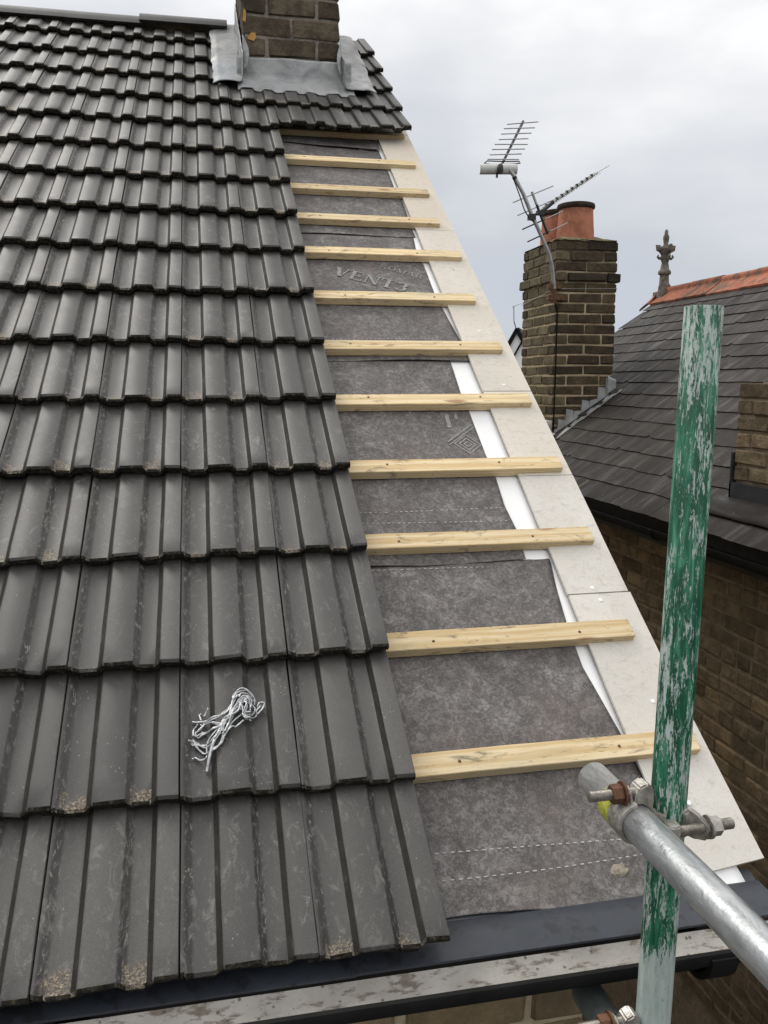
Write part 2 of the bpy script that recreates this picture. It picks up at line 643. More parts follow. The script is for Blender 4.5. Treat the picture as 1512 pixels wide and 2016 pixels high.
BRICK_N_LIT = m_brick('olive_lit_chimney_brick', [(0, (.115, .092, .052)), (.5, (.155, .126, .074)), (1, (.20, .165, .10))], .55, (.14, .125, .06))  # left face of the same brick, its lighter lit tone painted in
BRICK_W = m_brick('brown_stock_brick', [(0, (.13, .097, .06)), (.4, (.20, .152, .095)), (.75, (.24, .185, .115)), (1, (.31, .22, .13))], .6, (.09, .07, .03))
BRICK_F = m_brick('stock_brick', [(0, (.20, .15, .085)), (.5, (.30, .225, .13)), (1, (.38, .29, .18))], .45, (.10, .085, .05))
ORANGE = m_simple('broken_orange_brick', (.42, .21, .055), (.60, .33, .11), 30, .85, .2, bump=.6, bd=.004)
MORT_M = m_mortar('grey_brown_mortar', (.13, .113, .085), (.34, .31, .26))
MORT_N = m_mortar('sandy_mortar', (.38, .30, .19), (.56, .455, .31), (1.75, 2.05))
MORT_W = m_mortar('dirty_mortar', (.17, .135, .092), (.29, .24, .175))
MORT_F = m_mortar('buff_mortar', (.42, .34, .23), (.58, .49, .35))
GALV, POLE, CAST = m_galv(), m_pole(), m_cast()
RUST = m_simple('rusty_steel', (.065, .032, .018), (.20, .10, .055), 60, .6, .4, .5, .5, .003)
THREAD = m_simple('threaded_steel', (.20, .185, .16), (.40, .375, .33), 70, .4, .5, .8, .3)
TAG = m_simple('yellow_green_tag', (.22, .24, .02), (.55, .55, .09), 170, .5, .5, bump=.5)
TUBE2 = m_simple('dull_green_grey_steel', (.10, .125, .115), (.24, .28, .265), 25, .45, .5, .5, .3)
POT = m_simple('terracotta', (.38, .145, .085), (.49, .205, .125), 10, .8, .25, bump=.2, patch=((.27, .11, .07), 9, .48, .7))
SOOT = m_simple('sooty_clay', (.025, .018, .015), (.075, .05, .04), 20, .85, .2)
RED = m_simple('red_ridge_clay', (.26, .085, .05), (.38, .15, .09), 14, .85, .2, bump=.5, patch=((.10, .085, .065), 11, .47, .85), r0=.2)
DARKRIDGE = m_simple('dark_ridge_clay', (.03, .028, .028), (.07, .065, .06), 14, .7, .3, bump=.4)
STONE = m_simple('lichened_stone', (.07, .062, .05), (.24, .21, .175), 28, .9, .2, bump=.6, bd=.004, patch=((.34, .12, .07), 12, .6, .8))
FLAUNCH = m_simple('mossy_flaunching', (.12, .105, .06), (.24, .205, .12), 22, .95, .1, bump=.7, bd=.008, patch=((.45, .26, .04), 16, .63, .8))
SLATE = m_slate()
ALU = m_simple('aerial_aluminium', (.30, .30, .30), (.48, .48, .47), 40, .45, .5, .6, 0)
DARKMETAL = m_simple('dark_aerial_boom', (.010, .010, .011), (.025, .025, .026), 40, .5, .5, 0, 0)
PLATE = m_simple('off_white_reflector', (.50, .50, .48), (.62, .62, .60), 12, .5, .4, 0, 0)
WIREM = m_simple('grey_lead_tie', (.22, .23, .24), (.60, .61, .62), 90, .32, .5, .7, .3)
RENDER = m_simple('white_render', (.80, .80, .78), (.86, .86, .84), 3, .85, .2, 0, .1)
PRINT = m_simple('pale_print', (.16, .158, .155), (.32, .317, .31), 60, .6, .3, 0, 0)
DASH = m_simple('white_dash_print', (.24, .235, .23), (.52, .51, .50), 60, .6, .3, 0, 0)
SOIL = m_simple('ground_paving', (.06, .058, .054), (.12, .115, .11), 2, .9, .2)
TIMBER = m_simple('roof_timber', (.10, .075, .05), (.16, .12, .08), 12, .8, .2)
FASCIA = m_simple('dark_fascia', (.02, .02, .02), (.04, .038, .035), 12, .6, .3)
MORTARBIT = m_simple('dried_mortar', (.22, .19, .15), (.36, .32, .26), 60, .9, .2, bump=.6, bd=.003)

# ------------------------------------------------------------------ ground
GZ = -5.5
g = G(); g.grid(lambda a, b: (-300 + 600 * a, -300 + 600 * b, GZ), 4, 4)
ground = put('ground', g.mesh('ground', SOIL))
ground['kind'] = 'structure'

# ================================================================== our house
PITCH = R(35.74133)
CP, SP = math.cos(PITCH), math.sin(PITCH)
RF = Matrix(((1, 0, 0, 0), (0, CP, -SP, 0), (0, SP, CP, 0), (0, 0, 0, 1)))


def rp(u, v, h=0.0):
    return RF @ Vector((u, v, h))


house = thing('house', (-1.0, 2.0, GZ), 'brick house with a grey tiled roof stripped to battens along its verge', 'house')
RIDGE_V = 4.66
UL, UR = -2.2, 0.56

# roof deck (front and back slope), the part that carries all the coverings
g = G()
g.box((UL, .03, -.13), (UR, RIDGE_V, -.0925), 0, RF)
rz = rp(0, RIDGE_V, -.0925)
BF = Matrix.Translation((0, 2 * rz.y, 0)) @ Matrix.Scale(-1, 4, (0, 1, 0)) @ RF
g.box((UL, .03, -.13), (UR, RIDGE_V - .002, -.0935), 0, BF)
roof = put('roof', g.mesh('roof', TIMBER), house)

# walls
g = G()
g.box((-2.0, .13, GZ), (.283, 7.3, -.13))
# gable infill
for x in (-1.99, .27):
    pts = [(x, .14, -.135), (x, 7.2, -.135), (x, rz.y, rz.z - .16)]
    g.poly(pts); g.poly([(a + .01, b, c) for a, b, c in pts])
wall = put('wall', g.mesh('wall', MORT_F), house)

# ---------------------------------------------------------------- bricks
BR = {}


def brick_mesh(L, D, H, mat, var):
    k = (round(L, 3), round(D, 3), round(H, 3), mat.name, var)
    if k not in BR:
        r_ = random.Random(hash(k[:3]) % 9999 + var * 17)
        bm = bmesh.new()
        bmesh.ops.create_cube(bm, size=1.0)
        for v in bm.verts:
            v.co = Vector((v.co.x * L, v.co.y * D, v.co.z * H))
        bmesh.ops.bevel(bm, geom=list(bm.edges), offset=.0065, segments=1, affect='EDGES')
        for v in bm.verts:
            v.co += Vector((r_.uniform(-1, 1) * .0042, r_.uniform(-1, 1) * .0035, r_.uniform(-1, 1) * .0036))
        me = bpy.data.meshes.new('brick')
        bm.to_mesh(me); bm.free()
        me.materials.append(mat)
        BR[k] = me
    return BR[k]


def run(p0, d, n_in, pat, z, H, D, mat, joint=.011, jit=.003, start=0.0):
    """one course of bricks along d; returns (mesh, matrix)"""
    out = []
    s_ = start
    d = Vector(d); n_in = Vector(n_in)
    for L in pat:
        me = brick_mesh(L, D, H, mat, rnd.randrange(6))
        c = Vector(p0) + d * (s_ + L / 2) + n_in * (D / 2 + rnd.uniform(-.002, jit)) + Vector((0, 0, z + H / 2))
        m = Matrix((( d.x, n_in.x, 0, c.x), (d.y, n_in.y, 0, c.y), (0, 0, 1, c.z), (0, 0, 0, 1)))
        m = m @ Matrix.Rotation(R(rnd.uniform(-.8, .8)), 4, 'Y') @ Matrix.Rotation(R(rnd.uniform(-.7, .7)), 4, 'Z')
        out.append((me, m))
        s_ += L + joint
    return out


def stretch(total, joint, even, L=.215, h=.102):
    """lengths that fill a course"""
    pat, s_ = [], 0.0
    if not even:
        pat.append(h); s_ += h + joint
    while total - s_ > 1e-4:
        l = min(L, total - s_)
        if 0 < total - s_ - l - joint < .05:
            l = total - s_
        pat.append(l); s_ += l + joint
    return [p for p in pat if p > .03]


def stack(parent, x0, x1, y0, y1, z0, z1, course, joint, mats, oversail=(), D=.102):
    """bricks of a chimney stack; mats = (front, left, other)"""
    k = 0; z = z0
    H = course - joint
    while z + H <= z1 + 1e-4:
        o = .022 if k in oversail else 0.0
        X0, X1, Y0, Y1 = x0 - o, x1 + o, y0 - o, y1 + o
        W, L = X1 - X0, Y1 - Y0
        full = (k % 2 == 0)
        fr = W if full else W - 2 * (D + joint)
        sd_ = L if not full else L - 2 * (D + joint)
        fo = 0 if full else D + joint
        so = 0 if not full else D + joint
        fp = stretch(fr, joint, True, (W - joint) / 2 if full else fr)
        sp_ = stretch(sd_, joint, True)
        for me, m in (run((X0, Y0, 0), (1, 0, 0), (0, 1, 0), fp, z, H, D, mats[0], joint, start=fo)
                      + run((X0, Y1, 0), (0, -1, 0), (1, 0, 0), sp_, z, H, D, mats[1], joint, start=so)
                      + run((X1, Y0, 0), (0, 1, 0), (-1, 0, 0), sp_, z, H, D, mats[2], joint, start=so)
                      + run((X1, Y1, 0), (-1, 0, 0), (0, -1, 0), fp, z, H, D, mats[2], joint, start=fo)):
            put('brick', me, parent, m)
        z += course; k += 1
    return z


def merge(name, parts, parent, mat):
    """many small pieces joined into one part"""
    vs_, fs_ = [], []
    for me, m in parts:
        b = len(vs_)
        vs_ += [tuple(m @ v.co) for v in me.vertices]
        fs_ += [tuple(b + i for i in p.vertices) for p in me.polygons]
    me = bpy.data.meshes.new(name)
    me.from_pydata(vs_, [], fs_); me.materials.append(mat)
    o = put(name, me, parent); o['kind'] = 'stuff'
    return o


def scored(parts, ref):
    out = []
    for me, m in parts:
        q = project(m.translation)
        s_ = 0
        if q and -60 < q[0] < 1572 and -60 < q[1] < 2076 and ref(q):
            s_ = 1 / q[2]
        out.append((s_, me, m))
    out.sort(key=lambda t: -t[0])
    return out


# front wall bricks just under the gutter
for c_ in range(11):
    z = -.118 - .078 * (c_ + 1)
    pat = stretch(1.55, .014, c_ % 2 == 0)
    for me, m in run((.288, .118, 0), (-1, 0, 0), (0, 1, 0), pat, z, .064, .1, BRICK_F, .014, .003):
        put('brick', me, wall, m)

# ---------------------------------------------------------------- roof tiles
PH = .0125
PROF = [(.005, -.003), (.03, -.0042), (.045, -.0065), (.085, -.0114), (.10, -PH), (.250, -PH), (.263, -.0112), (.306, -.0020), (.320, 0),
        (.563, 0), (.576, -.0018), (.618, -.0112), (.632, -PH), (.760, -PH), (.772, -.0112), (.815, -.0020), (.829, 0), (.990, 0), (.9965, -.002)]


def prof(x):
    f = (x / TW) % 1.0
    for (a, za), (b, zb) in zip(PROF, PROF[1:]):
        if a <= f <= b:
            return za + (zb - za) * (f - a) / (b - a)
    return -.004


TLEN = GAUGE + .06


def tile_mesh(var, chip=None):
    r_ = random.Random(100 + var)
    ys = [0.0, .0045, .05, .11, .17, .23, TLEN]
    n = len(PROF)
    g = G()
    wob = [r_.uniform(-1, 1) for _ in range(n)]
    rows = []
    for j, y in enumerate(ys):
        row = []
        for i, (fx, z) in enumerate(PROF):
            x = fx * TW
            dz = .0008 * fbm(x * 14 + var * 3.1, y * 9, var)
            dx = .0007 * fbm(x * 20, y * 30, var + 5)
            yy = y
            if j < 2:
                yy += .0034 * fbm(x * 60, var * 7.7, 1.3) + .0014 * wob[i]
                if chip and chip[0] < fx < chip[1]:
                    yy += chip[2]
            zz = z + dz - (.0042 + .0012 * wob[(i * 5 + 3) % n] if j == 0 else 0)
            row.append(len(g.v)); g.v.append((x + dx, yy, zz))
        rows.append(row)
    TH = .0200
    bot = []
    for y in (0.001, TLEN):
        row = []
        for i, (fx, z) in enumerate(PROF):
            yy = y
            if y < .01:
                yy = g.v[rows[0][i]][1] + .003 + .002 * r_.random()
            row.append(len(g.v)); g.v.append((fx * TW, yy, z - TH + (.003 * r_.uniform(-1, 1) if y < .01 else 0)))
        bot.append(row)
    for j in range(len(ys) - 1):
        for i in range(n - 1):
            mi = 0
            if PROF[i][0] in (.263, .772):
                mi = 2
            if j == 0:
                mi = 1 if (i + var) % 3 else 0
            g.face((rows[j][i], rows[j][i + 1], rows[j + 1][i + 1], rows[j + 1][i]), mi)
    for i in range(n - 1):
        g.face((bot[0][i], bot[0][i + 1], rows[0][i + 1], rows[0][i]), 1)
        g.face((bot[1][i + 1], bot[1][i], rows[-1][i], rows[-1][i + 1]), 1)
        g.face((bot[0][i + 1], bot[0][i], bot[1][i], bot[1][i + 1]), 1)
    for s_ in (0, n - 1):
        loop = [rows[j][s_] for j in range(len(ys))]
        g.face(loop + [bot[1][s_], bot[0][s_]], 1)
    # side lock that runs under the neighbouring tile
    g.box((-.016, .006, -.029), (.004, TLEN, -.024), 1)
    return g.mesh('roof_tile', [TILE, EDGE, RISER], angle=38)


TILES = [tile_mesh(i) for i in range(6)]
TILE_CHIP = tile_mesh(7, (.0, .25, .022))
TILT = Matrix.Rotation(-math.atan(STEP / GAUGE), 4, 'X')


def lay(u, v, h=0.0, me=None, ja=.38, jv=.0032, rz_=0.0):
    m = RF @ Matrix.Translation((u + .0 + rnd.uniform(-.0006, .0006), v + rnd.uniform(-jv, jv), h + rnd.uniform(-.0016, .0016))) @ TILT @ Matrix.Rotation(R(rnd.uniform(-.35, .35)), 4, 'Y') \
        @ Matrix.Rotation(R(rnd.uniform(-ja, ja) + rz_), 4, 'Z')
    return put('roof_tile', me or rnd.choice(TILES), roof, m)


CX0, CX1, CY0, CY1 = -.118, .334, 3.13, 3.88      # chimney plan
for k in range(17):
    for j in range(9):
        u = -TW * (j + 1)
        vc = (k + .5) * GAUGE
        if u + TW > CX0 + .06 and vc * CP > CY0 + .05:
            continue
        lay(u, k * GAUGE)
# the dark top courses that still run on to the verge
for k in range(12, 17):
    for j in range(3):
        u = TW * j
        vc = (k + .5) * GAUGE
        if u + .1 < CX1 and vc * CP > CY0 + .05:
            continue
        if k == 12:
            lay(u - .006 * j, k * GAUGE + (.040, .018, .046)[j], .004 + .004 * (j == 1), (None, TILE_CHIP, None)[j], .3, .0, (0, .8, 1.6)[j])
        else:
            lay(u - .004 * j, k * GAUGE + .006 * j, .002, None, .6, .004, .6)

# ridge tiles
def ridge_mesh(L, r_=.125, mat=TILE, half=62, th=.016):
    g = G()
    n = 10
    for rr in (r_, r_ - th):
        for x in (0, L):
            for i in range(n + 1):
                a = R(90 - half + 2 * half * i / n)
                g.v.append((x, -math.cos(a) * rr, math.sin(a) * rr))
    w = n + 1
    for i in range(n):
        g.face((i, i + 1, w + i + 1, w + i))
        g.face((2 * w + i, 3 * w + i, 3 * w + i + 1, 2 * w + i + 1))
        g.face((i, 2 * w + i, 2 * w + i + 1, i + 1)); g.face((w + i, w + i + 1, 3 * w + i + 1, 3 * w + i))
    for i in (0, n):
        g.face((i, w + i, 3 * w + i, 2 * w + i))
    return g.mesh('ridge_tile', mat, angle=40)


rt0 = rp(0, RIDGE_V, .0)
RM = ridge_mesh(.44)
for i, (x, dy, dz, rz_, rx_) in enumerate([(-2.2, .0, 0, .2, 0), (-1.75, .0, 0, .3, 0), (-1.302, 0, .0, -.2, 0), (-.998 + .02, -.01, -.004, -.6, 0), (-.612, -.03, .004, -1.0, -2)]):
    if i == 3:
        x = -.975 + .005
    m = Matrix.Translation((x + (-.07 if i < 3 else 0), rt0.y + dy, rt0.z - .133 + dz)) @ Matrix.Rotation(R(rz_), 4, 'Z') @ Matrix.Rotation(R(rx_), 4, 'X')
    put('ridge_tile', RM, roof, m)

# bedding added under the ridge, its dark colour standing in for shadow
g = G(); g.box((UL, rt0.y - .07, rt0.z - .14), (CX0 - .005, rt0.y + .07, rt0.z - .052))
put('ridge_shade_bedding', g.mesh('ridge_shade_bedding', MORT_W), roof)

# ---------------------------------------------------------------- battens
BAT = [(.295, .584), (.575, .559), (.862, .569), (1.125, .576), (1.404, .576), (1.674, .564), (1.962, .550), (2.263, .574), (2.523, .549), (2.782, .563), (3.061, .563), (3.380, .574)]
for i, (v, ue) in enumerate(BAT):
    bm = bmesh.new()
    r_ = random.Random(i)
    n = 16
    u0 = -.16
    sec = [(0, 0), (0, .025), (.047, .025), (.047, 0)]
    rows = []
    for a in range(n + 1):
        x = u0 + (ue - u0) * a / n
        bow = .0015 * math.sin(3 * a / n + i)
        rows.append([bm.verts.new((x + (.004 * math.sin(i * 3.3) * b if a == n else 0), b + bow + .0007 * fbm(x * 30, b * 9, i), c + .0006 * fbm(x * 25, c * 9, i + 7))) for b, c in sec])
    for a in range(n):
        for q in range(4):
            bm.faces.new((rows[a][q], rows[a][(q + 1) % 4], rows[a + 1][(q + 1) % 4], rows[a + 1][q]))
    bm.faces.new(rows[0]); bm.faces.new(rows[-1][::-1])
    bmesh.ops.recalc_face_normals(bm, faces=bm.faces)
    bmesh.ops.bevel(bm, geom=[e for e in bm.edges if e.calc_face_angle(0) > .8], offset=.0014, segments=1, affect='EDGES')
    me = bpy.data.meshes.new('batten'); bm.to_mesh(me); bm.free()
    me.materials.append(WOOD)
    put('batten', me, roof, RF @ Matrix.Translation((0, v, -.0855)))

# nails through the battens into the rafters
for i, (v, ue) in enumerate(BAT):
    for u in (.10 + .012 * math.sin(i * 2.3), .42 + .015 * math.sin(i * 1.7)):
        g = G(); g.lathe([(.0032, 0), (.0032, .0008), (.0018, .0011)], (u, v + .024 + .006 * math.sin(i * 5.1), -.0603), 8)
        put('nail_head', g.mesh('nail_head', RUST), roof, RF)

# ---------------------------------------------------------------- underlay
LAPS = [.048, .828, 1.65, 2.455, 3.27, 3.7]
EDG = [
    [(.04, .47), (.265, .458), (.354, .450), (.417, .441), (.522, .425), (.646, .429), (.739, .438), (.83, .452), (.95, .45)],
    [(.80, .388), (.93, .396), (1.016, .389), (1.121, .395), (1.207, .392), (1.394, .393), (1.483, .388), (1.645, .393), (1.8, .40)],
    [(1.6, .456), (1.77, .453), (1.954, .437), (2.057, .430), (2.252, .433), (2.348, .426), (2.441, .435), (2.6, .44)],
    [(2.4, .444), (2.507, .444), (2.616, .446), (2.776, .451), (2.887, .440), (3.046, .443), (3.232, .437), (3.4, .44)],
    [(3.2, .437), (3.364, .450), (3.8, .45)]]


def interp(t, x):
    for (a, ya), (b, yb) in zip(t, t[1:]):
        if x <= b:
            return ya + (yb - ya) * max(0, (x - a) / (b - a))
    return t[-1][1]


def hs(i, u, v):
    v0 = LAPS[i]
    if i == 0:
        lap = v0
    elif i == 4:
        lap = v0 + .03 - .075 * max(0, (u - .05) / .4)
    else:
        lap = v0
    t = max(0.0, v - v0)
    lift = .0045 * math.exp(-t / .035) * (1 + .5 * math.sin(u * 11 + i * 2))
    if i == 4:
        lift += .007 * math.exp(-t / .05) * (.5 + u)
    return -.0885 + lift + .0016 * math.sin(6 * u + 2 * i) * math.sin(9 * v + u * 5) + .0008 * fbm(u * 14, v * 14, i)


def lap_v(i, u):
    w = .003 * math.sin(u * 15 + i * 2.2) + .002 * fbm(u * 12, i * 3.3)
    if i == 0:
        return LAPS[0] + .008 * math.sin(u * 9 + 1.2) - .012 * u * .6 + w
    if i == 4:
        return 3.305 - .14 * max(0, u - .05) + w
    return LAPS[i] + w


for i in range(5):
    top = LAPS[i + 1] + .05
    g = G()

    def fn(a, b, i=i, top=top):
        ue = interp(EDG[i], LAPS[i] + (top - LAPS[i]) * b)
        u = -.18 + (ue + .18) * a
        v0 = lap_v(i, u)
        v = v0 + (top - v0) * (b ** 1.35)
        ue = interp(EDG[i], v)
        u = -.18 + (ue + .18) * a
        return (u, v, hs(i, u, v) - (.003 if v > LAPS[i + 1] and i < 4 else 0))
    g.grid(fn, 40, 60)
    o = put('underlay_sheet', g.mesh('underlay_sheet', UNDER, smooth=True), roof, RF)
    so = o.modifiers.new('thickness', 'SOLIDIFY'); so.thickness = .001; so.offset = 0

# white membrane strip beside it
g = G()
g.grid(lambda a, b: (.352 + .118 * a, .085 + 3.3 * b, -.0908 + .0005 * math.sin(b * 60 + a * 3)), 4, 60)
o = put('white_membrane', g.mesh('white_membrane', WHITE, smooth=True), roof, RF)
so = o.modifiers.new('thickness', 'SOLIDIFY'); so.thickness = .0008; so.offset = 0
# the curl that sticks out at the eaves
g = G()


def curl(a, b):
    u = .455 + .105 * a
    if b < .6:
        return (u + .01 * b, .10 - .075 * b / .6, -.0868 + .006 * b)
    t = (b - .6) / .4 * 2.7
    return (u + .006, .025 - .011 * math.sin(t), -.0832 - .011 * (1 - math.cos(t)))


g.grid(curl, 6, 22)
o = put('membrane_curl', g.mesh('membrane_curl', WHITE, smooth=True), roof, RF)
so = o.modifiers.new('thickness', 'SOLIDIFY'); so.thickness = .0008; so.offset = 0

# cement boards
JV = [.078, .711, 1.114, 1.484, 2.50, 3.44, 4.6]
for i in range(6):
    a, b = JV[i] + .0015, JV[i + 1] - .0015
    du = (.004, .0, .001, -.001, .0, 0)[i]
    sk = (.0, .002, -.002, .001, 0, 0)[i]
    n = 10
    g = G()
    for z in (-.0838, -.0775 + .0006 * (i % 2)):
        for j in range(n + 1):
            v = a + (b - a) * j / n
            g.v.append((.4535 + du * .3 + .0006 * fbm(v * 40, i), v - (.010 if i == 0 and j == 0 else 0), z))
        for j in range(n + 1):
            v = a + (b - a) * j / n
            g.v.append((.602 + du + sk * j / n + .0007 * fbm(v * 30, i, 4) + (.012 * max(0, 1 - v / .5) if i == 0 else 0), v + (.006 if i == 0 and j == 0 else 0), z + .0004))
    w = n + 1
    for j in range(n):
        g.face((j, j + 1, w + j + 1, w + j)); g.face((2 * w + j, 3 * w + j, 3 * w + j + 1, 2 * w + j + 1))
        g.face((j, 2 * w + j, 2 * w + j + 1, j + 1)); g.face((w + j, w + j + 1, 3 * w + j + 1, 3 * w + j))
    g.face((0, w, 3 * w, 2 * w)); g.face((n, 2 * w + n, 3 * w + n, w + n))
    put('undercloak_board', g.mesh('undercloak_board', BOARDS[(0, 0, 1, 1, 2, 2)[i]]), roof, RF)
for u, v in [(.518, .727), (.525, .690), (.525, 1.515), (.524, 1.806), (.54, .42), (.53, 2.2), (.528, 1.14), (.52, .2)]:
    g = G(); g.lathe([(.0048, 0), (.0048, .0012), (.003, .0018)], (u, v, -.0772), 10)
    put('nail_head', g.mesh('nail_head', WHITE if v < 2 else GALV), roof, RF)

# ---------------------------------------------------------------- print on the underlay
def pbox(x0, y0, x1, y1):
    return [[(x0, y0), (x1, y0), (x1, y1), (x0, y1)]]


def bar(x0, y0, x1, y1, t):
    return [[(x0 - t / 2, y0), (x0 + t / 2, y0), (x1 + t / 2, y1), (x1 - t / 2, y1)]]


def arc(cx, cy, rx, ry, a0, a1, tmax, tmin, n=14):
    out = []
    for i in range(n):
        q = []
        for k in (0, 1):
            a = R(a0 + (a1 - a0) * (i + k) / n)
            t = tmin + (tmax - tmin) * abs(math.cos(a))
            q.append(((cx + rx * math.cos(a), cy + ry * math.sin(a)), (cx + (rx - t) * math.cos(a), cy + (ry - t * .6) * math.sin(a))))
        out.append([q[0][0], q[1][0], q[1][1], q[0][1]])
    return out


GL = {
    'V': (.95, bar(.17, 1, .47, 0, .24) + bar(.80, 1, .52, 0, .08) + pbox(0, .94, .36, 1) + pbox(.64, .94, .96, 1)),
    'E': (.84, pbox(.1, 0, .31, 1) + pbox(.02, .94, .76, 1) + pbox(.02, 0, .8, .06) + pbox(.31, .47, .58, .53) + pbox(.7, .76, .76, .94) + pbox(.74, .06, .8, .24) + pbox(.54, .38, .60, .62)),
    'N': (1.0, pbox(.12, 0, .20, 1) + pbox(.78, 0, .86, 1) + bar(.16, 1, .80, 0, .22) + pbox(.0, .94, .25, 1) + pbox(.02, 0, .32, .06) + pbox(.66, .94, .98, 1)),
    'T': (.88, pbox(.33, 0, .54, 1) + pbox(.0, .93, .86, 1) + pbox(0, .74, .06, .93) + pbox(.80, .74, .86, .93) + pbox(.2, 0, .67, .06)),
    '3': (.75, arc(.34, .73, .33, .27, -80, 160, .2, .07) + arc(.34, .28, .36, .28, -160, 85, .22, .07)),
    'C': (.95, arc(.5, .5, .48, .5, 45, 315, .16, .05) + pbox(.80, .66, .86, .95)),
    'R': (.95, pbox(.1, 0, .24, 1) + pbox(.0, 0, .36, .05) + pbox(.0, .95, .4, 1) + arc(.38, .74, .34, .26, -90, 90, .15, .05) + bar(.42, .5, .84, 0, .17) + pbox(.7, 0, .98, .05)),
    'O': (1.05, arc(.5, .5, .49, .5, 0, 360, .17, .05, 22)),
    'M': (1.2, pbox(.1, 0, .16, 1) + pbox(.92, 0, 1.06, 1) + bar(.14, 1, .54, .05, .17) + bar(.98, 1, .56, .05, .06) + pbox(0, 0, .28, .05) + pbox(.82, 0, 1.15, .05)),
    'A': (.98, bar(.14, 0, .46, 1, .06) + bar(.80, 0, .49, 1, .18) + pbox(.26, .30, .68, .36) + pbox(.0, 0, .28, .05) + pbox(.64, 0, .98, .05)),
}


def text(word, u, v, size, ang, sheet, spacing=.06, aspect=1.0, lift=.0030):
    g = G(); x = 0.0
    ca, sa = math.cos(R(ang)), math.sin(R(ang))
    for ch in word:
        w, polys = GL[ch]
        for p in polys:
            pts = []
            for a, b in p:
                lx, ly = (x + a) * size * aspect, b * size
                uu, vv = u + lx * ca - ly * sa, v + lx * sa + ly * ca
                pts.append((uu, vv, hs(sheet, uu, vv) + lift))
            g.poly(pts)
        x += w + spacing
    return put('printed_lettering', g.mesh('printed_lettering', PRINT), roof, RF)


text('VENT3', .092, 2.166, .058, -25, 2, .03, 1.0)
text('CROMAR', .238, 2.236, .028, -29, 2, .14, 1.0)


def dashes(u0, v0, u1, v1, sheet, n, sag=0.0):
    g = G()
    for i in range(n):
        if i % 9 == 7 and sheet == 1:
            continue
        a, b = (i + .15) / n, (i + .62) / n
        pts = []
        for t, s_ in ((a, 0), (b, 0), (b, 1), (a, 1)):
            uu = u0 + (u1 - u0) * t
            vv = v0 + (v1 - v0) * t + .0022 * s_ - sag * math.sin(math.pi * t)
            pts.append((uu, vv, hs(sheet, uu, vv) + .0020))
        g.poly(pts)
    put('printed_dash_line', g.mesh('printed_dash_line', DASH), roof, RF)


dashes(-.02, .166, .40, .150, 0, 30, .0)
dashes(-.02, .119, .42, .122, 0, 30, .006)
dashes(.0, 1.004, .385, 1.006, 1, 30)
dashes(.0, .968, .385, .960, 1, 30)
dashes(.0, .818, .30, .812, 0, 22)
dashes(.0, 1.757, .40, 1.776, 2, 30)
# pale printed emblem: bars and nested diamonds
g = G()


def seg(u0, v0, u1, v1, w, sheet=1):
    d = Vector((u1 - u0, v1 - v0)); n_ = Vector((-d.y, d.x)).normalized() * w / 2
    pts = [(u0 + n_.x, v0 + n_.y), (u0 - n_.x, v0 - n_.y), (u1 - n_.x, v1 - n_.y), (u1 + n_.x, v1 + n_.y)]
    g.poly([(a, b, hs(sheet, a, b) + .0022) for a, b in pts])


seg(.298, 1.268, .384, 1.344, .005); seg(.300, 1.256, .388, 1.332, .003)
seg(.318, 1.330, .322, 1.392, .012); seg(.345, 1.366, .349, 1.394, .008)
for k_ in (1.0, .62, .28):
    c_ = (.352, 1.258)
    q = [(c_[0] + a * .036 * k_, c_[1] + b * .040 * k_) for a, b in ((-1, .1), (.1, 1), (1, -.1), (-.1, -1))]
    for (a, b), (c2, d2) in zip(q, q[1:] + q[:1]):
        seg(a, b, c2, d2, .0035)
put('printed_emblem', g.mesh('printed_emblem', PRINT), roof, RF)

# ---------------------------------------------------------------- eaves tray, gutter, fascia
for x0, x1, lift in ((-2.2, -.143, 0), (-.150, .585, .0018)):
    pr = [(.115, -.032), (.092, -.0400), (.084, -.0365), (.055, -.0385), (.032, -.0425), (.012, -.0480), (.011, -.0510), (.031, -.0455), (.054, -.0415), (.086, -.0400), (.092, -.044), (.115, -.036)]
    g = G(); g.extrude([(y, z + lift) for y, z in pr], x0, x1)
    put('eaves_tray', g.mesh('eaves_tray', TRAY, angle=35), house)
g = G(); g.box((-2.2, .046, -.125), (.56, .064, -.066)); g.box((-2.2, .064, -.125), (.56, .125, -.117))
put('fascia_board', g.mesh('fascia_board', FASCIA), house)

GY, GZc, GR = -.030, -.0295, .047
n = 18
BK = .80          # the back edge stops below the tray
outer = [(GY - GR * math.cos(BK * math.pi * i / n), GZc - GR * math.sin(BK * math.pi * i / n)) for i in range(n + 1)]
inner = [(GY - (GR - .003) * math.cos(BK * math.pi * i / n), GZc - (GR - .003) * .86 * math.sin(BK * math.pi * i / n)) for i in range(n + 1)]
lip = [(GY - GR - .005, GZc - .016), (GY - GR - .009, GZc - .004), (GY - GR - .006, GZc + .003), (GY - GR + .002, GZc + .003)]
g = G()
prf = outer[1:] + inner[::-1][:-1] + lip[::-1]
mi = [0] * len(outer[1:]) + [1] * (len(inner) - 1) + [0] * len(lip)
g.extrude(prf, -2.2, .60, mi)
gutter = put('gutter', g.mesh('gutter', [BLACK, GIN], angle=45), house)
for xb in (.405, -.55, -1.5):
    g = G()
    pr = [(GY - (GR + .013) * math.cos(.7 * math.pi * i / n), GZc - .002 - (GR + .014) * math.sin(.7 * math.pi * i / n)) for i in range(n + 1)]
    pr += [(GY - (GR + .0015) * math.cos(.7 * math.pi * i / n), GZc - .004 - (GR + .0015) * math.sin(.7 * math.pi * i / n)) for i in range(n, -1, -1)]
    g.extrude(pr, xb - .022, xb + .022)
    g.box((xb - .022, GY + GR + .002, GZc - .06), (xb + .022, GY + GR + .018, GZc - .032))
    put('gutter_bracket', g.mesh('gutter_bracket', BLACK, angle=40), gutter)

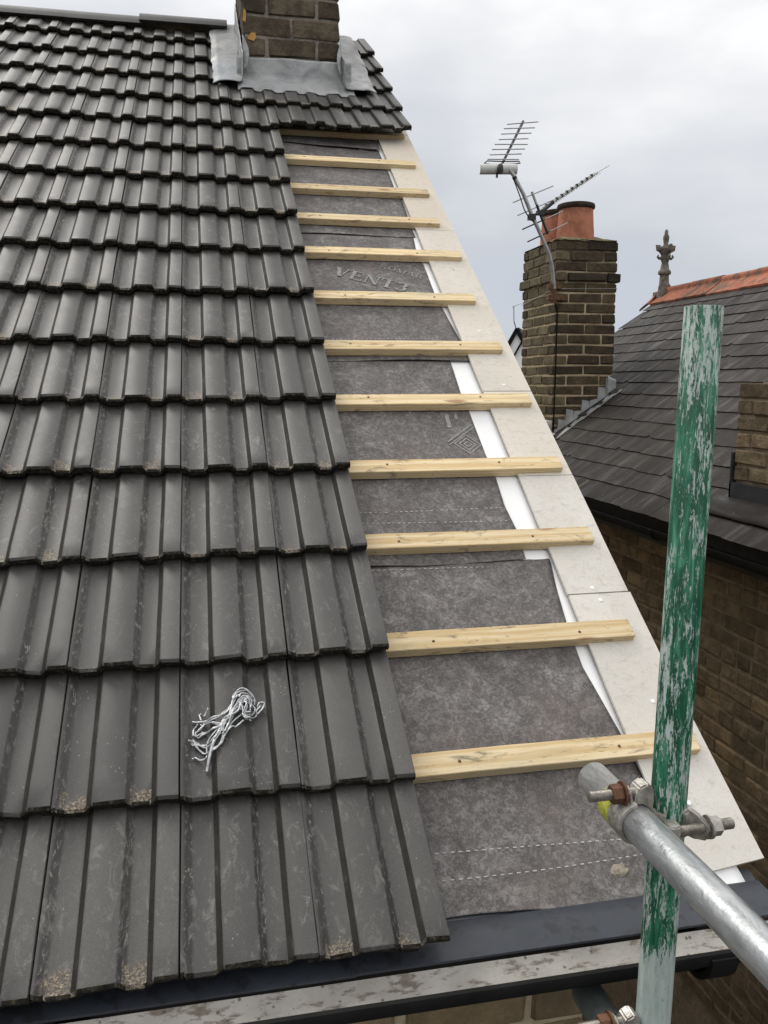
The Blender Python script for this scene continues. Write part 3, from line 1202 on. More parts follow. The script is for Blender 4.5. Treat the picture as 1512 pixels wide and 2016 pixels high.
# ---------------------------------------------------------------- chimney on our roof
g = G(); g.box((CX0 + .008, CY0 + .008, 1.9), (CX1 - .008, CY1 - .008, 3.62))
chimney = put('chimney', g.mesh('chimney', MORT_M), house)
chimney['label'] = 'sooty brick stack with lead skirt straddling the tiled ridge'
ztop = stack(chimney, CX0, CX1, CY0, CY1, 2.345 - .091 * 3, 3.62, .091, .013, (BRICK_M, BRICK_M, BRICK_M))
g = G(); g.box((CX0 + .02, CY0 + .02, 3.60), (CX1 - .02, CY1 - .02, 3.66)); put('flaunching', g.mesh('flaunching', FLAUNCH), chimney)
# broken corner showing orange brick
for px_, pz_, a_, b_ in ((CX0 + .038, 2.423, .020, .018), (CX0 + .006, 2.512, .009, .030)):
    g = G()
    q = [(-1, -.6), (-.2, .9), (.9, 1), (1, -.2), (.5, -1)]
    r1 = [(px_ + a_ * x_, CY0 - .004 + .003 * abs(x_), pz_ + b_ * y_) for x_, y_ in q]
    b0 = len(g.v); g.v += r1 + [(x_, y_ + .02, z_) for x_, y_, z_ in r1]
    g.face(range(5)); g.face(range(9, 4, -1))
    for i in range(5):
        g.face((i, (i + 1) % 5, 5 + (i + 1) % 5, 5 + i))
    put('broken_brick', g.mesh('broken_brick', ORANGE), chimney)


def tile_h(u, v):
    k = math.floor(v / GAUGE); y = v - k * GAUGE
    return prof(u) - STEP * y / GAUGE


def leadsheet(fn, nu, nv, name='lead_flashing', th=.0025):
    g = G(); g.grid(fn, nu, nv)
    o = put(name, g.mesh(name, LEAD, smooth=True), chimney)
    so = o.modifiers.new('thickness', 'SOLIDIFY'); so.thickness = th; so.offset = 1
    return o


VF = CY0 / CP


def apron(a, b):
    u = CX0 - .035 + (CX1 - CX0 + .09) * a
    vb = 3.715 + .012 * fbm(u * 9, 2.2)
    if b < .75:
        t = b / .75
        v = vb + (VF - .006 - vb) * t
        base = tile_h(u, v)
        flat = -.006
        k = min(1, t * 1.9)
        h = base * (1 - k) + flat * k + .007 + .003 * fbm(u * 14, v * 14, 3)
        return rp(u, v, h)
    t = (b - .75) / .25
    p = rp(u, VF, .006)
    return (u, CY0 - .007 - .003 * (1 - t) + .001 * fbm(u * 20, t * 5), p.z + (2.331 + .006 * fbm(u * 6, 5) + .008 * a - p.z) * t)


leadsheet(apron, 72, 34)


def side(u_out, u_in, sgn):
    def fn(a, b):
        v = 3.735 + .87 * b
        uo = u_out + .016 * fbm(v * 5, sgn * 4.0) * (1 - a)
        if a < .72:
            t = a / .72
            u = uo + (u_in - uo) * t
            vv = v + (.02 * fbm(u * 12, 8.8) + (.02 * t)) * (1 - b)
            k = min(1, .55 + t * 2.2)
            h = tile_h(u, vv) * (1 - k) - .006 * k + .012 + .007 * fbm(u * 5, vv * 4.5, 6 + sgn)
            return rp(u, vv, h)
        t = (a - .72) / .28
        p = rp(u_in, v, .006)
        yy = max(p.y, CY0 - .02)
        return (u_in + sgn * .004 * (1 - t) + sgn * .003 * fbm(v * 15, t * 3), p.y, p.z + (.115 + .02 * fbm(v * 6, 3.1)) * t)
    return fn


leadsheet(side(-.262, CX0 - .008, -1), 34, 44)
leadsheet(side(.492, CX1 + .008, 1), 34, 44)
# folded corner flaps
for sx, xx in ((-1, CX0), (1, CX1)):
    def flap(a, b, sx=sx, xx=xx):
        z0 = 2.265; z1 = 2.425
        w = .030 * math.sin(math.pi * (.12 + .85 * b)) * (1 if sx < 0 else .8)
        x = xx + sx * .010 - sx * (.004 + w * a)
        return (x, CY0 - .011 - .014 * math.sin(a * 2.2) * math.sin(math.pi * b) - .035 * (1 - b) ** 2, z0 + (z1 - z0) * b)
    leadsheet(flap, 6, 12, 'lead_flap')

# ================================================================== neighbouring house
M2 = .70
A2 = math.atan(M2); C2, S2 = math.cos(A2), math.sin(A2)
EX, EZ = 1.825, .179
RX = 3.90; RZ = EZ + M2 * (RX - EX)
YN, YF = -1.0, 6.22
nb = thing('house', (3.9, 2.6, GZ), 'neighbouring brick house with wet slate roof, red ridge and stone finial', 'house')
NF = Matrix(((0, C2, -S2, EX), (-1, 0, 0, 0), (0, S2, C2, EZ), (0, 0, 0, 1)))
SL = (RX - EX) / C2
g = G()
g.box((-YF - .026, .02, -.06), (-YN, SL, -.006), 0, NF)
NB_ = Matrix.Translation((2 * RX, 0, 0)) @ Matrix.Scale(-1, 4, (1, 0, 0)) @ NF
g.box((-YF + .02, .02, -.06), (-YN, SL - .002, -.004), 0, NB_)
nroof = put('roof', g.mesh('roof', FASCIA), nb)

ST = (1.985, 2.43, 1.44, 2.262)         # the stump of a stack low on the slope
NC = (2.172, 2.652, 4.78, 5.44)         # the tall stack


def slate_mesh(var):
    r_ = random.Random(40 + var)
    w, L, t = .2995, .29, .0042
    g = G()
    n = 5
    top, bot = [], []
    for i in range(n + 1):
        x = w * i / n
        e = r_.uniform(-.0025, .0025)
        top.append([(x, e, t), (x, L, t)]); bot.append([(x, e + .002, 0), (x, L, 0)])
    if var == 3:
        top[0][0] = (0, .02, t); bot[0][0] = (0, .021, 0)
    for i in range(n):
        g.poly([top[i][0], top[i + 1][0], top[i + 1][1], top[i][1]])
        g.poly([bot[i][0], bot[i][1], bot[i + 1][1], bot[i + 1][0]])
        g.poly([bot[i][0], bot[i + 1][0], top[i + 1][0], top[i][0]])
    g.poly([bot[0][0], top[0][0], top[0][1], bot[0][1]])
    g.poly([bot[n][0], bot[n][1], top[n][1], top[n][0]])
    return g.mesh('slate', SLATE)


SLM = [slate_mesh(i) for i in range(4)]
SG = .143
parts = []
k = 0
while k * SG < SL - .05:
    y = YF + .03 - (.15 if k % 2 else 0)
    while y > YN:
        x_ = -y
        vv = k * SG
        cxx = EX + (vv + .07) * C2; cyy = y - .15
        ok = not any(a + .03 < cxx < b - .03 and c + .05 < cyy < d - .05 for a, b, c, d in (ST, NC))
        if ok:
            m = NF @ Matrix.Translation((x_, vv + rnd.uniform(-.003, .003) - .03, .004 + rnd.uniform(0, .0015))) \
                @ Matrix.Rotation(R(-2.6 + rnd.uniform(-.3, .3)), 4, 'X') @ Matrix.Rotation(R(rnd.uniform(-.6, .6)), 4, 'Z') @ Matrix.Translation((0, 0, .010))
            parts.append((rnd.choice(SLM), m))
        y -= .3008
    k += 1
sc_ = scored(parts, lambda q: q[0] > 1060)
for s_, me, m in sc_[:300]:
    put('slate', me, nroof, m)
merge('slate_covering', [(me, m) for s_, me, m in sc_[300:]], nroof, SLATE)

# ridge
g = G()
pr = [(-.165, -.118), (-.034, -.020)] + [(-.034 * math.cos(R(a)), .004 + .030 * math.sin(R(a))) for a in range(-20, 201, 22)] + [(.034, -.020), (.165, -.118), (.158, -.134), (0, -.03), (-.158, -.134)]
g.extrude(pr, 0, .452)
RID = {}
for nm, mt in (('r', RED), ('d', DARKRIDGE)):
    gg = G(); gg.extrude(pr, 0, .452); RID[nm] = gg.mesh('ridge_tile', mt, angle=40)
RZM = Matrix.Rotation(R(-90), 4, 'Z')
y = YF + .03; k = 0
while y > YN:
    m = Matrix.Translation((RX, y, RZ + .045 + .004 * math.sin(k * 2.1))) @ RZM
    put('ridge_tile', RID['d' if k in (4, 9) else 'r'], nroof, m)
    y -= .456; k += 1
# finial with its saddle
fx, fy, fz = RX - .03, YF + .02, RZ + .015
g = G()
g.lathe([(.062, -.05), (.060, .06), (.052, .10), (.047, .19), (.066, .20), (.070, .215), (.064, .235), (.046, .25), (.040, .29), (.034, .315), (.042, .33), (.036, .37), (.050, .40), (.072, .43),
         (.080, .455), (.066, .475), (.030, .482), (.024, .50), (.030, .54), (.034, .565), (.026, .59), (.018, .60), (.020, .625), (.010, .645), (.0, .65)], (0, 0, 0), 14)
g.v = [(fx + x_ * .86, fy + y_ * .86, fz + z_ * .90) for x_, y_, z_ in g.v]
for a in range(0, 360, 90):
    d = Vector((math.cos(R(a)), math.sin(R(a)), 0))
    c0 = Vector((fx, fy, fz + .325))
    g.tube([c0 + d * .03, c0 + d * .062 + Vector((0, 0, -.004)), c0 + d * .078 + Vector((0, 0, .012)), c0 + d * .07 + Vector((0, 0, .03))], [.012, .013, .012, .005], 7)
    c1 = Vector((fx, fy, fz + .387))
    g.tube([c1 + d * .03, c1 + d * .075 + Vector((0, 0, .02)), c1 + d * .085 + Vector((0, 0, .045)), c1 + d * .055 + Vector((0, 0, .05))], [.024, .024, .018, .006], 7)
g.box((fx - .07, fy - .09, fz - .10), (fx + .07, fy + .07, fz + .02))
put('finial', g.mesh('finial', STONE, angle=45), nroof)
g = G()


def saddle(a, b):
    x = RX + (-.17 + .34 * a)
    z = RZ + .055 - abs(a - .5) * 2 * .125
    yy = YF + .03 + .18 * b
    return (x * 1.0, yy, z + .17 * (1 - b) ** 2 * (1 - abs(a - .5) * 2) * .6 - .05 * b * b)


g.grid(saddle, 8, 8)
o = put('ridge_saddle', g.mesh('ridge_saddle', RED, smooth=True), nroof)
so = o.modifiers.new('thickness', 'SOLIDIFY'); so.thickness = .014; so.offset = -1

# walls
WX = 1.935
g = G()
g.box((WX + .008, YN, GZ), (2 * RX - WX, YF - .12, .12))
for yy in (YN + .02, YF - .14):
    g.poly([(WX + .05, yy, .12), (2 * RX - WX - .05, yy, .12), (RX, yy, RZ - .1)])
    g.poly([(WX + .05, yy + .01, .12), (2 * RX - WX - .05, yy + .01, .12), (RX, yy + .01, RZ - .1)])
nwall = put('wall', g.mesh('wall', MORT_W), nb)
parts = []
for c_ in range(30):
    z = .10 - .0752 * (c_ + 1)
    pat = []
    s_ = rnd.uniform(0, .02)
    tot = 6.0
    pat = stretch(tot, .010, c_ % 2 == 0, .218 if c_ % 3 else .205)
    # mixed bond: some headers among the stretchers
    mixed = []
    for L in pat:
        if L > .2 and rnd.random() < .35:
            mixed += [.104, L - .114]
        else:
            mixed.append(L)
    parts += run((WX, YF - .15, 0), (0, -1, 0), (1, 0, 0), mixed, z, .0645 + rnd.uniform(-.002, .002), .1, BRICK_W, .010, .005)
edge = lambda q: q[0] > 1000 + (q[1] - 680) * .475
sc_ = scored(parts, edge)
for s_, me, m in sc_[:300]:
    put('brick', me, nwall, m)
merge('brickwork', [(me, m) for s_, me, m in sc_[300:]], nwall, BRICK_W)

# gutter along the slate eaves
g = G()
outer = [(-.05 * math.cos(math.pi * i / 14), -.05 * math.sin(math.pi * i / 14)) for i in range(15)]
inner = [(-.046 * math.cos(math.pi * i / 14), -.046 * math.sin(math.pi * i / 14)) for i in range(15)]
g.extrude(outer + inner[::-1], 0, YF - YN)
GM = Matrix.Translation((EX - .030, YF, EZ - .052)) @ RZM
ngut = put('gutter', g.mesh('gutter', BLACK, angle=50), nb, GM)
g = G(); g.box((EX + .012, YN, EZ - .14), (EX + .03, YF - .05, EZ - .012)); g.box((EX + .03, YN, EZ - .135), (WX + .02, YF - .05, EZ - .125))
put('fascia_board', g.mesh('fascia_board', FASCIA), nb)
for yy in (2.55, 1.6, 3.5, 4.4):
    g = G()
    a_ = [(-.056 * math.cos(math.pi * i / 14), -.056 * math.sin(math.pi * i / 14)) for i in range(15)] + [(-.051 * math.cos(math.pi * i / 14), -.051 * math.sin(math.pi * i / 14)) for i in range(14, -1, -1)]
    g.extrude(a_, -.015, .015)
    put('gutter_bracket', g.mesh('gutter_bracket', BLACK, angle=50), ngut, Matrix.Translation((EX - .030, yy, EZ - .052)) @ RZM)

# stump of a stack with its lead skirt
g = G(); g.box((ST[0] + .008, ST[2] + .008, .1), (ST[1] - .008, ST[3] - .008, .815))
st2 = put('chimney', g.mesh('chimney', MORT_W), nb)
st2['label'] = 'cut-down brown brick stack stump low on the slates'
stack(st2, *ST, .395, .84, .0735, .009, (BRICK_W, BRICK_W, BRICK_W))
g = G()
g.box((ST[0] - .012, ST[2] - .012, .20), (ST[0] - .002, ST[3] + .012, .385))
g.box((ST[0] - .012, ST[3] + .001, .25), (ST[1], ST[3] + .012, .52))
g.box((ST[0] - .012, ST[2] - .012, .20), (ST[1], ST[2] - .002, .50))
put('lead_skirt', g.mesh('lead_skirt', TRAY), st2)
g = G()
g.grid(lambda a, b: (ST[0] - .012 - .12 * b * C2, ST[2] - .1 + (ST[3] - ST[2] + .2) * a, EZ + M2 * (ST[0] - .012 - .12 * b * C2 - EX) + .030 + .004 * fbm(a * 8, b * 3)), 16, 4)
o = put('lead_apron', g.mesh('lead_apron', SLATE, smooth=True), st2)
so = o.modifiers.new('thickness', 'SOLIDIFY'); so.thickness = .003

# tall stack
x0, x1, y0, y1 = NC
g = G(); g.box((x0 + .008, y0 + .008, .0), (x1 - .008, y1 - .008, 1.86))
nch = put('chimney', g.mesh('chimney', MORT_N), nb)
nch['label'] = 'tall dark brick stack with two terracotta pots'
zt_ = stack(nch, x0, x1, y0, y1, 1.858 - 21 * .0745, 1.858, .0745, .0115, (BRICK_N, BRICK_N_LIT, BRICK_N), oversail=(17,))
g = G()


def flau(a, b):
    x = x0 - .004 + (x1 - x0 + .008) * a; y = y0 - .004 + (y1 - y0 + .008) * b
    e = min(a, 1 - a, b, 1 - b)
    return (x, y, 1.852 + .055 * min(1, e * 4) + .012 * fbm(a * 6, b * 6, 2))


g.grid(flau, 16, 20)
put('flaunching', g.mesh('flaunching', FLAUNCH, smooth=True), nch)
for i, (cx, cy, sc) in enumerate(((2.402, 4.985, 1.0), (2.385, 5.26, .95))):
    g = G()
    g.lathe([(.140, -.03), (.138, .03), (.131, .12), (.126, .20), (.125, .215), (.108, .216), (.108, .0)], (cx, cy, 1.895), 32)
    pot = put('chimney_pot', g.mesh('chimney_pot', POT, angle=50), nch)
    g = G()
    g.lathe([(.1265, .205), (.137, .212), (.141, .228), (.136, .243), (.122, .248), (.109, .244), (.107, .20)], (cx, cy, 1.895), 32)
    # sub-part would be a fourth level: the rim belongs to the stack beside its pot
    put('pot_rim', g.mesh('pot_rim', SOOT, angle=50), nch)
# stepped lead at its foot
g = G()
n = 8
for i in range(n):
    xa, xb = x0 - .02 + (x1 - x0 + .02) * i / n, x0 - .02 + (x1 - x0 + .02) * (i + 1) / n
    za, zb = EZ + M2 * (xa - EX) + .01, EZ + M2 * (xb - EX) + .01
    tp = za + (.05, .10, .13, .07, .11, .06, .12, .14)[i]
    g.poly([(xa, y0 - .009, za), (xb, y0 - .009, zb), (xb, y0 - .007, max(tp - .01, zb + .03)), (xa + .006, y0 - .007, tp)])
    g.poly([(xa, y0 - .009, za), (xb, y0 - .009, zb), (xb, y0 - .16, zb + .014), (xa, y0 - .16, za + .014)])
o = put('lead_flashing', g.mesh('lead_flashing', LEAD), nch)
so = o.modifiers.new('thickness', 'SOLIDIFY'); so.thickness = .003
g = G()
za = EZ + M2 * (x0 - EX)
g.grid(lambda a, b: (x0 - .008 - .10 * b, y0 - .1 + (y1 - y0 + .2) * a, za - M2 * .10 * b + .035 + .006 * fbm(a * 9, b * 3)), 20, 4)
g.poly([(x0 - .008, y0 - .02, za), (x0 - .008, y1, za), (x0 - .006, y1, za + .13), (x0 - .006, y0 - .02, za + .13)])
o = put('lead_apron', g.mesh('lead_apron', LEAD, smooth=True), nch)
so = o.modifiers.new('thickness', 'SOLIDIFY'); so.thickness = .003
# crumpled tongue of lead at the uphill corner
g = G()
g.grid(lambda a, b: (x1 - .05 + .07 * a, y0 - .012 - .012 * abs(fbm(a * 5, b * 5)), .735 + .145 * b - .03 * a), 6, 8)
o = put('lead_flap', g.mesh('lead_flap', LEAD, smooth=True), nch)
so = o.modifiers.new('thickness', 'SOLIDIFY'); so.thickness = .003

# ================================================================== television aerials
def part(name, gg, mat, parent, **kw):
    return put(name, gg.mesh(name, mat, **kw), parent)


ae = thing('television_aerial', (2.147, 4.745, 1.53), 'ladder-like aerial with off-white back plate on a leaning mast', 'aerial')
g = G(); g.tube([(2.147, 4.745, 1.50), (2.12, 4.735, 1.66), (2.088, 4.72, 1.74), (2.001, 4.72, 1.907), (1.95, 4.72, 2.0), (1.882, 4.72, 2.142), (1.807, 4.72, 2.261), (1.765, 4.725, 2.31)], .0135, 10)
part('mast', g, ALU, ae, angle=40)
b0, b1 = Vector((1.70, 4.72, 2.288)), Vector((2.013, 5.10, 2.736))
g = G(); g.tube([b0 - (b1 - b0) * .06, b1], .0095, 8); part('boom', g, DARKMETAL, ae, angle=50)
EL1 = [((1.881, 5.08, 2.702), (2.123, 5.08, 2.734)), ((1.839, 5.03, 2.656), (2.078, 5.03, 2.676)), ((1.805, 4.99, 2.606), (2.037, 4.99, 2.626)), ((1.771, 4.94, 2.553), (1.995, 4.94, 2.572)),
       ((1.724, 4.89, 2.505), (1.972, 4.89, 2.518)), ((1.691, 4.85, 2.458), (1.936, 4.85, 2.475)), ((1.657, 4.8, 2.408), (1.894, 4.8, 2.427)), ((1.633, 4.77, 2.37), (1.863, 4.77, 2.38))]
for a, b in EL1:
    g = G(); g.tube([a, b], .0042, 6); part('element', g, ALU, ae)
# folded dipole, reflector plate, clamp
g = G(); g.tube([(1.60, 4.745, 2.335), (1.62, 4.745, 2.352), (1.75, 4.75, 2.356), (1.86, 4.755, 2.364), (1.868, 4.755, 2.352), (1.80, 4.75, 2.342), (1.66, 4.745, 2.330), (1.60, 4.745, 2.335)], .0042, 6); part('dipole', g, DARKMETAL, ae)
g = G()
g.grid(lambda a, b: (1.563 + .272 * a, 4.715 + .03 * (2 * b - 1) ** 2 * .6, 2.258 + .068 * b + .013 * a), 12, 6)
pl_ = part('reflector_plate', g, PLATE, ae, smooth=True)
so = pl_.modifiers.new('thickness', 'SOLIDIFY'); so.thickness = .003
g = G(); g.lathe([(.018, -.02), (.022, 0), (.02, .03), (.012, .04)], (1.702, 4.70, 2.285), 12); g.box((1.675, 4.70, 2.235), (1.687, 4.712, 2.262)); part('clamp', g, DARKMETAL, ae, angle=40)
g = G(); g.tube([(1.822, 4.722, 2.235), (1.812, 4.721, 2.253)], .0165, 10); part('mast_tape', g, DARKMETAL, ae, angle=40)
# chimney bracket and cable running down the corner of the stack
g = G(); g.box((2.10, 4.735, 1.50), (2.20, 4.775, 1.535)); g.box((2.10, 4.735, 1.42), (2.235, 4.775, 1.455)); g.box((2.125, 4.74, 1.40), (2.165, 4.778, 1.56)); part('chimney_bracket', g, RUST, ae)
g = G(); g.tube([(2.155, 4.765, 1.42), (2.185, 4.770, 1.36), (2.188, 4.772, 1.25), (2.186, 4.770, .9), (2.184, 4.770, .6), (2.183, 4.77, .40)], .0055, 6); part('cable', g, BLACK, ae)
g = G()
g.tube([(2.168, 5.45, 1.445), (2.168, 4.774, 1.505), (2.656, 4.774, 1.515), (2.656, 5.45, 1.45)], .0022, 5); part('lashing_wire', g, ALU, ae)
# drooping cable along the mast
g = G(); g.tube([(1.80, 4.712, 2.245), (1.85, 4.70, 2.12), (1.885, 4.70, 2.03), (1.925, 4.705, 1.975), (1.965, 4.712, 1.95)], .004, 6); part('mast_cable', g, BLACK, ae)

a2 = thing('television_aerial', (1.966, 4.72, 2.0), 'long pointed aerial with four cross rods clamped halfway up the mast', 'aerial')
b0, b1 = Vector((1.955, 4.715, 1.995)), Vector((2.57, 5.0, 2.38))
g = G(); g.tube([b0, b1], .0085, 8); part('boom', g, ALU, a2, angle=50)
g = G(); g.tube([b1, Vector((2.688, 5.05, 2.448))], .0028, 6); part('tip_rod', g, ALU, a2)
bd = (b1 - b0).normalized()
for i in range(10):
    c = b0 + (b1 - b0) * (.20 + .078 * i)
    g = G()
    for s_ in (-1, 1):
        e = Vector((.09, .10 * s_, .055))
        g.tube([c - e * .55 + Vector((0, 0, .012 * s_)), c + e * .55 + Vector((0, 0, .012 * s_))], .0026, 5)
    part('director', g, ALU, a2)
    g = G(); g.box((c.x - .008, c.y - .01, c.z - .004), (c.x + .008, c.y + .01, c.z + .016)); part('clip', g, DARKMETAL, a2)
for i, (a, b) in enumerate([((1.808, 4.72, 2.078), (2.105, 4.72, 2.203)), ((1.844, 4.72, 1.992), (2.109, 4.72, 2.109)), ((1.882, 4.72, 1.899), (2.184, 4.72, 2.035)), ((1.923, 4.72, 1.816), (2.224, 4.72, 1.956))]):
    a, b = Vector(a), Vector(b)
    if i >= 2:
        m_ = a + (b - a) * .55
        g = G(); g.tube([a, m_], .0055, 6); part('reflector_rod', g, DARKMETAL, a2)
        g = G(); g.tube([m_, b], .0045, 6); part('reflector_rod', g, ALU, a2)
    else:
        g = G(); g.tube([a, b], .0045, 6); part('reflector_rod', g, ALU, a2)
g = G(); g.tube([(1.946, 4.72, 2.156), (1.985, 4.72, 2.07)], .0095, 8); part('spine', g, ALU, a2, angle=50)
g = G(); g.tube([(1.985, 4.72, 2.07), (2.03, 4.72, 1.97), (2.075, 4.72, 1.873)], .010, 8); part('spine', g, DARKMETAL, a2, angle=50)
g = G(); g.box((1.925, 4.70, 1.965), (1.975, 4.74, 2.005)); g.box((1.985, 4.705, 2.0), (2.04, 4.735, 2.03)); g.tube([(2.03, 4.72, 2.03), (2.10, 4.73, 2.085), (2.11, 4.73, 2.10)], .014, 6); part('clamp', g, DARKMETAL, a2)

# ================================================================== scaffolding
TR = .02415


def hollow(p0, p1, r0=TR, wall_=.004, seg=40):
    g = G()
    p0, p1 = Vector(p0), Vector(p1)
    t = (p1 - p0).normalized(); a = Vector((1, 0, 0)) if abs(t.x) < .5 else Vector((0, 0, 1))
    n_ = t.cross(a).normalized(); b_ = t.cross(n_)
    rings = [(p0, r0 - .0008), (p0 + t * .0012, r0)] + [(p0 + (p1 - p0) * (i / 8), r0) for i in range(1, 8)] + [(p1 - t * .0012, r0), (p1, r0 - .0008), (p1, r0 - wall_), (p1 - t * .2, r0 - wall_)]
    for c, r_ in rings:
        for q in range(seg):
            an = 2 * math.pi * q / seg
            g.v.append(tuple(c + (n_ * math.cos(an) + b_ * math.sin(an)) * r_))
    for i in range(len(rings) - 1):
        for q in range(seg):
            g.face((i * seg + q, i * seg + (q + 1) % seg, (i + 1) * seg + (q + 1) % seg, (i + 1) * seg + q))
    g.face(tuple(range(seg)))
    return g


PT = Vector((.2825, -.126, .9235)); PB = Vector((.2605, -.134, -.08))
PD = (PB - PT) / (PT.z - PB.z)
foot = PT + PD * (PT.z - GZ)
me = hollow(foot, PT).mesh('scaffold_pole', POLE, angle=40)
tag(put('scaffold_pole', me), 'upright scaffold pole with flaking green paint', 'pole')


def pole_at(z):
    return PT + PD * (PT.z - z)


TX, TZ = .2155, .241
g = hollow((0, -1.9, 0), (0, -.008, 0))
t1 = tag(put('scaffold_tube', g.mesh('scaffold_tube', GALV, angle=40), None, Matrix.Translation((TX, 0, TZ))), 'shiny galvanised scaffold tube clamped above the gutter', 'tube')
T2X, T2Z = .2115, -.104
g = hollow((0, -1.9, 0), (0, -.022, 0))
t2 = tag(put('scaffold_tube', g.mesh('scaffold_tube', TUBE2, angle=40), None, Matrix.Translation((T2X, 0, T2Z))), 'dull grey-green scaffold tube ending below the gutter', 'tube')


def band(axis, c, r0, r1, hw, a0, a1, n=26):
    """strap of a coupler: an arc around a tube; axis 'Y' or 'Z'"""
    g = G()
    def P(a, r, w):
        if axis == 'Y':
            return (c[0] + r * math.cos(a), c[1] + w, c[2] + r * math.sin(a))
        return (c[0] + r * math.cos(a), c[1] + r * math.sin(a), c[2] + w)
    prof_ = [(r0, -hw), (r0, hw), (r1 - .0012, hw), (r1, hw - .002), (r1, -hw + .002), (r1 - .0012, -hw)]
    for i in range(n + 1):
        a = R(a0 + (a1 - a0) * i / n)
        for r, w in prof_:
            g.v.append(P(a, r, w))
    m = len(prof_)
    for i in range(n):
        for q in range(m):
            g.face((i * m + q, i * m + (q + 1) % m, (i + 1) * m + (q + 1) % m, (i + 1) * m + q))
    g.face(tuple(range(m))); g.face(tuple(n * m + q for q in range(m))[::-1])
    return g


def bolt(p0, p1, r=.0071):
    p0, p1 = Vector(p0), Vector(p1)
    n = max(8, int((p1 - p0).length / .0011))
    return G().tube([p0 + (p1 - p0) * i / n for i in range(n + 1)], [r + (.00055 if i % 2 else -.00035) for i in range(n + 1)], 14)


def hexnut(c, ax, L=.013, r=.0125):
    c = Vector(c); ax = Vector(ax)
    g = G(); g.tube([c, c + ax * .0012, c + ax * (L - .0012), c + ax * L], [r * .92, r, r, r * .92], 6)
    g.tube([c - ax * .0035, c - ax * .0002], r * 1.22, 18)
    return g


def rounded(pts, th, d, bev=.003):
    """plate from an outline, thickness th along d, softened edges"""
    bm = bmesh.new()
    d = Vector(d).normalized()
    a = [bm.verts.new(Vector(p) - d * th / 2) for p in pts]
    b = [bm.verts.new(Vector(p) + d * th / 2) for p in pts]
    bm.faces.new(a); bm.faces.new(b[::-1])
    for i in range(len(pts)):
        j = (i + 1) % len(pts)
        bm.faces.new((a[i], b[i], b[j], a[j]))
    bmesh.ops.recalc_face_normals(bm, faces=bm.faces)
    bmesh.ops.bevel(bm, geom=list(bm.edges), offset=bev, segments=2, affect='EDGES')
    return bm


def bmput(name, bm, mat, parent):
    me = bpy.data.meshes.new(name); bm.to_mesh(me); bm.free(); me.materials.append(mat)
    return put(name, me, parent)


def coupler(xt, zt, label, sticker):
    pp = pole_at(zt); xp, yp = pp.x, pp.y
    yc = yp
    co = thing('scaffold_coupler', (xt + .024, yc, zt - .03), label, 'coupler')
    o = put('tube_strap', band('Y', (xt, yc, zt), TR + .0006, TR + .0062, .0175, 98, 400).mesh('tube_strap', CAST, angle=45), co)
    bz = zt + .038
    # strap tab under the nut, body lug by the pole
    bmput('strap_tab', rounded([(xt - .010, yc - .014, zt + .023), (xt - .010, yc + .014, zt + .023), (xt - .013, yc + .0125, bz + .008), (xt - .013, yc, bz + .014), (xt - .013, yc - .0125, bz + .008)], .0075, (1, 0, 0)), CAST, co)
    bmput('body_lug', rounded([(xt - .004, yc, zt + .0262), (xt + .012, yc, zt + .024), (xt + .0225, yc, zt + .010), (xt + .0245, yc, bz - .006), (xt + .0225, yc, bz + .010), (xt + .013, yc, bz + .016), (xt + .002, yc, bz + .011), (xt - .003, yc, bz + .0)], .024, (0, 1, 0), .0022), CAST, co)
    put('bolt', bolt((xt - .066, yc, bz), (xt + .008, yc, bz)).mesh('bolt', THREAD, angle=60), co)
    put('nut', hexnut((xt - .019, yc, bz), (-1, 0, 0), .0155, .0135).mesh('nut', RUST, angle=30), co)
    # pole strap
    o = put('pole_strap', band('Z', (xp, yp, zt - .004), TR + .0006, TR + .0062, .0165, -70, 235).mesh('pole_strap', CAST, angle=45), co)
    by = yp - .0375
    z2 = zt - .004
    bmput('strap_tab', rounded([(xp + .008, yp - .0235, z2 + .018), (xp + .022, yp - .012, z2 + .022), (xp + .030, by + .010, z2 + .016), (xp + .0345, by - .006, z2 + .011), (xp + .0345, by - .013, z2), (xp + .0345, by - .006, z2 - .015), (xp + .028, by + .010, z2 - .02), (xp + .016, yp - .018, z2 - .018)], .0075, (.85, .5, 0), .003), CAST, co)
    bmput('body_lug', rounded([(xp - .026, yp - .020, z2), (xp - .024, by - .008, z2), (xp - .016, by - .012, z2), (xp - .006, by - .008, z2), (xp - .004, yp - .027, z2)], .024, (0, 0, 1), .0022), CAST, co)
    put('bolt', bolt((xp - .014, by, z2), (xp + .074, by, z2 + .003)).mesh('bolt', THREAD, angle=60), co)
    put('nut', hexnut((xp + .0405, by, z2 + .0015), (1, 0, .03), .0145, .0130).mesh('nut', CAST, angle=30), co)
    # saddle between the two tubes
    bmput('saddle', rounded([(xt + .018, yc - .016, zt - .020), (xt + .034, yc - .016, zt - .022), (xt + .034, yc - .016, zt + .012), (xt + .018, yc - .016, zt + .018)], .008, (0, 1, 0), .002), CAST, co)
    if sticker:
        g = band('Y', (xt, yc + .033, zt), TR + .0012, TR + .0052, .015, 128, 262, 16)
        put('tag', g.mesh('tag', TAG, angle=45), co)
    return co


coupler(TX, TZ, 'steel clamp with rusty nut joining shiny tube to green pole', True)
coupler(T2X, T2Z, 'steel clamp on the lower dull tube under the gutter', False)

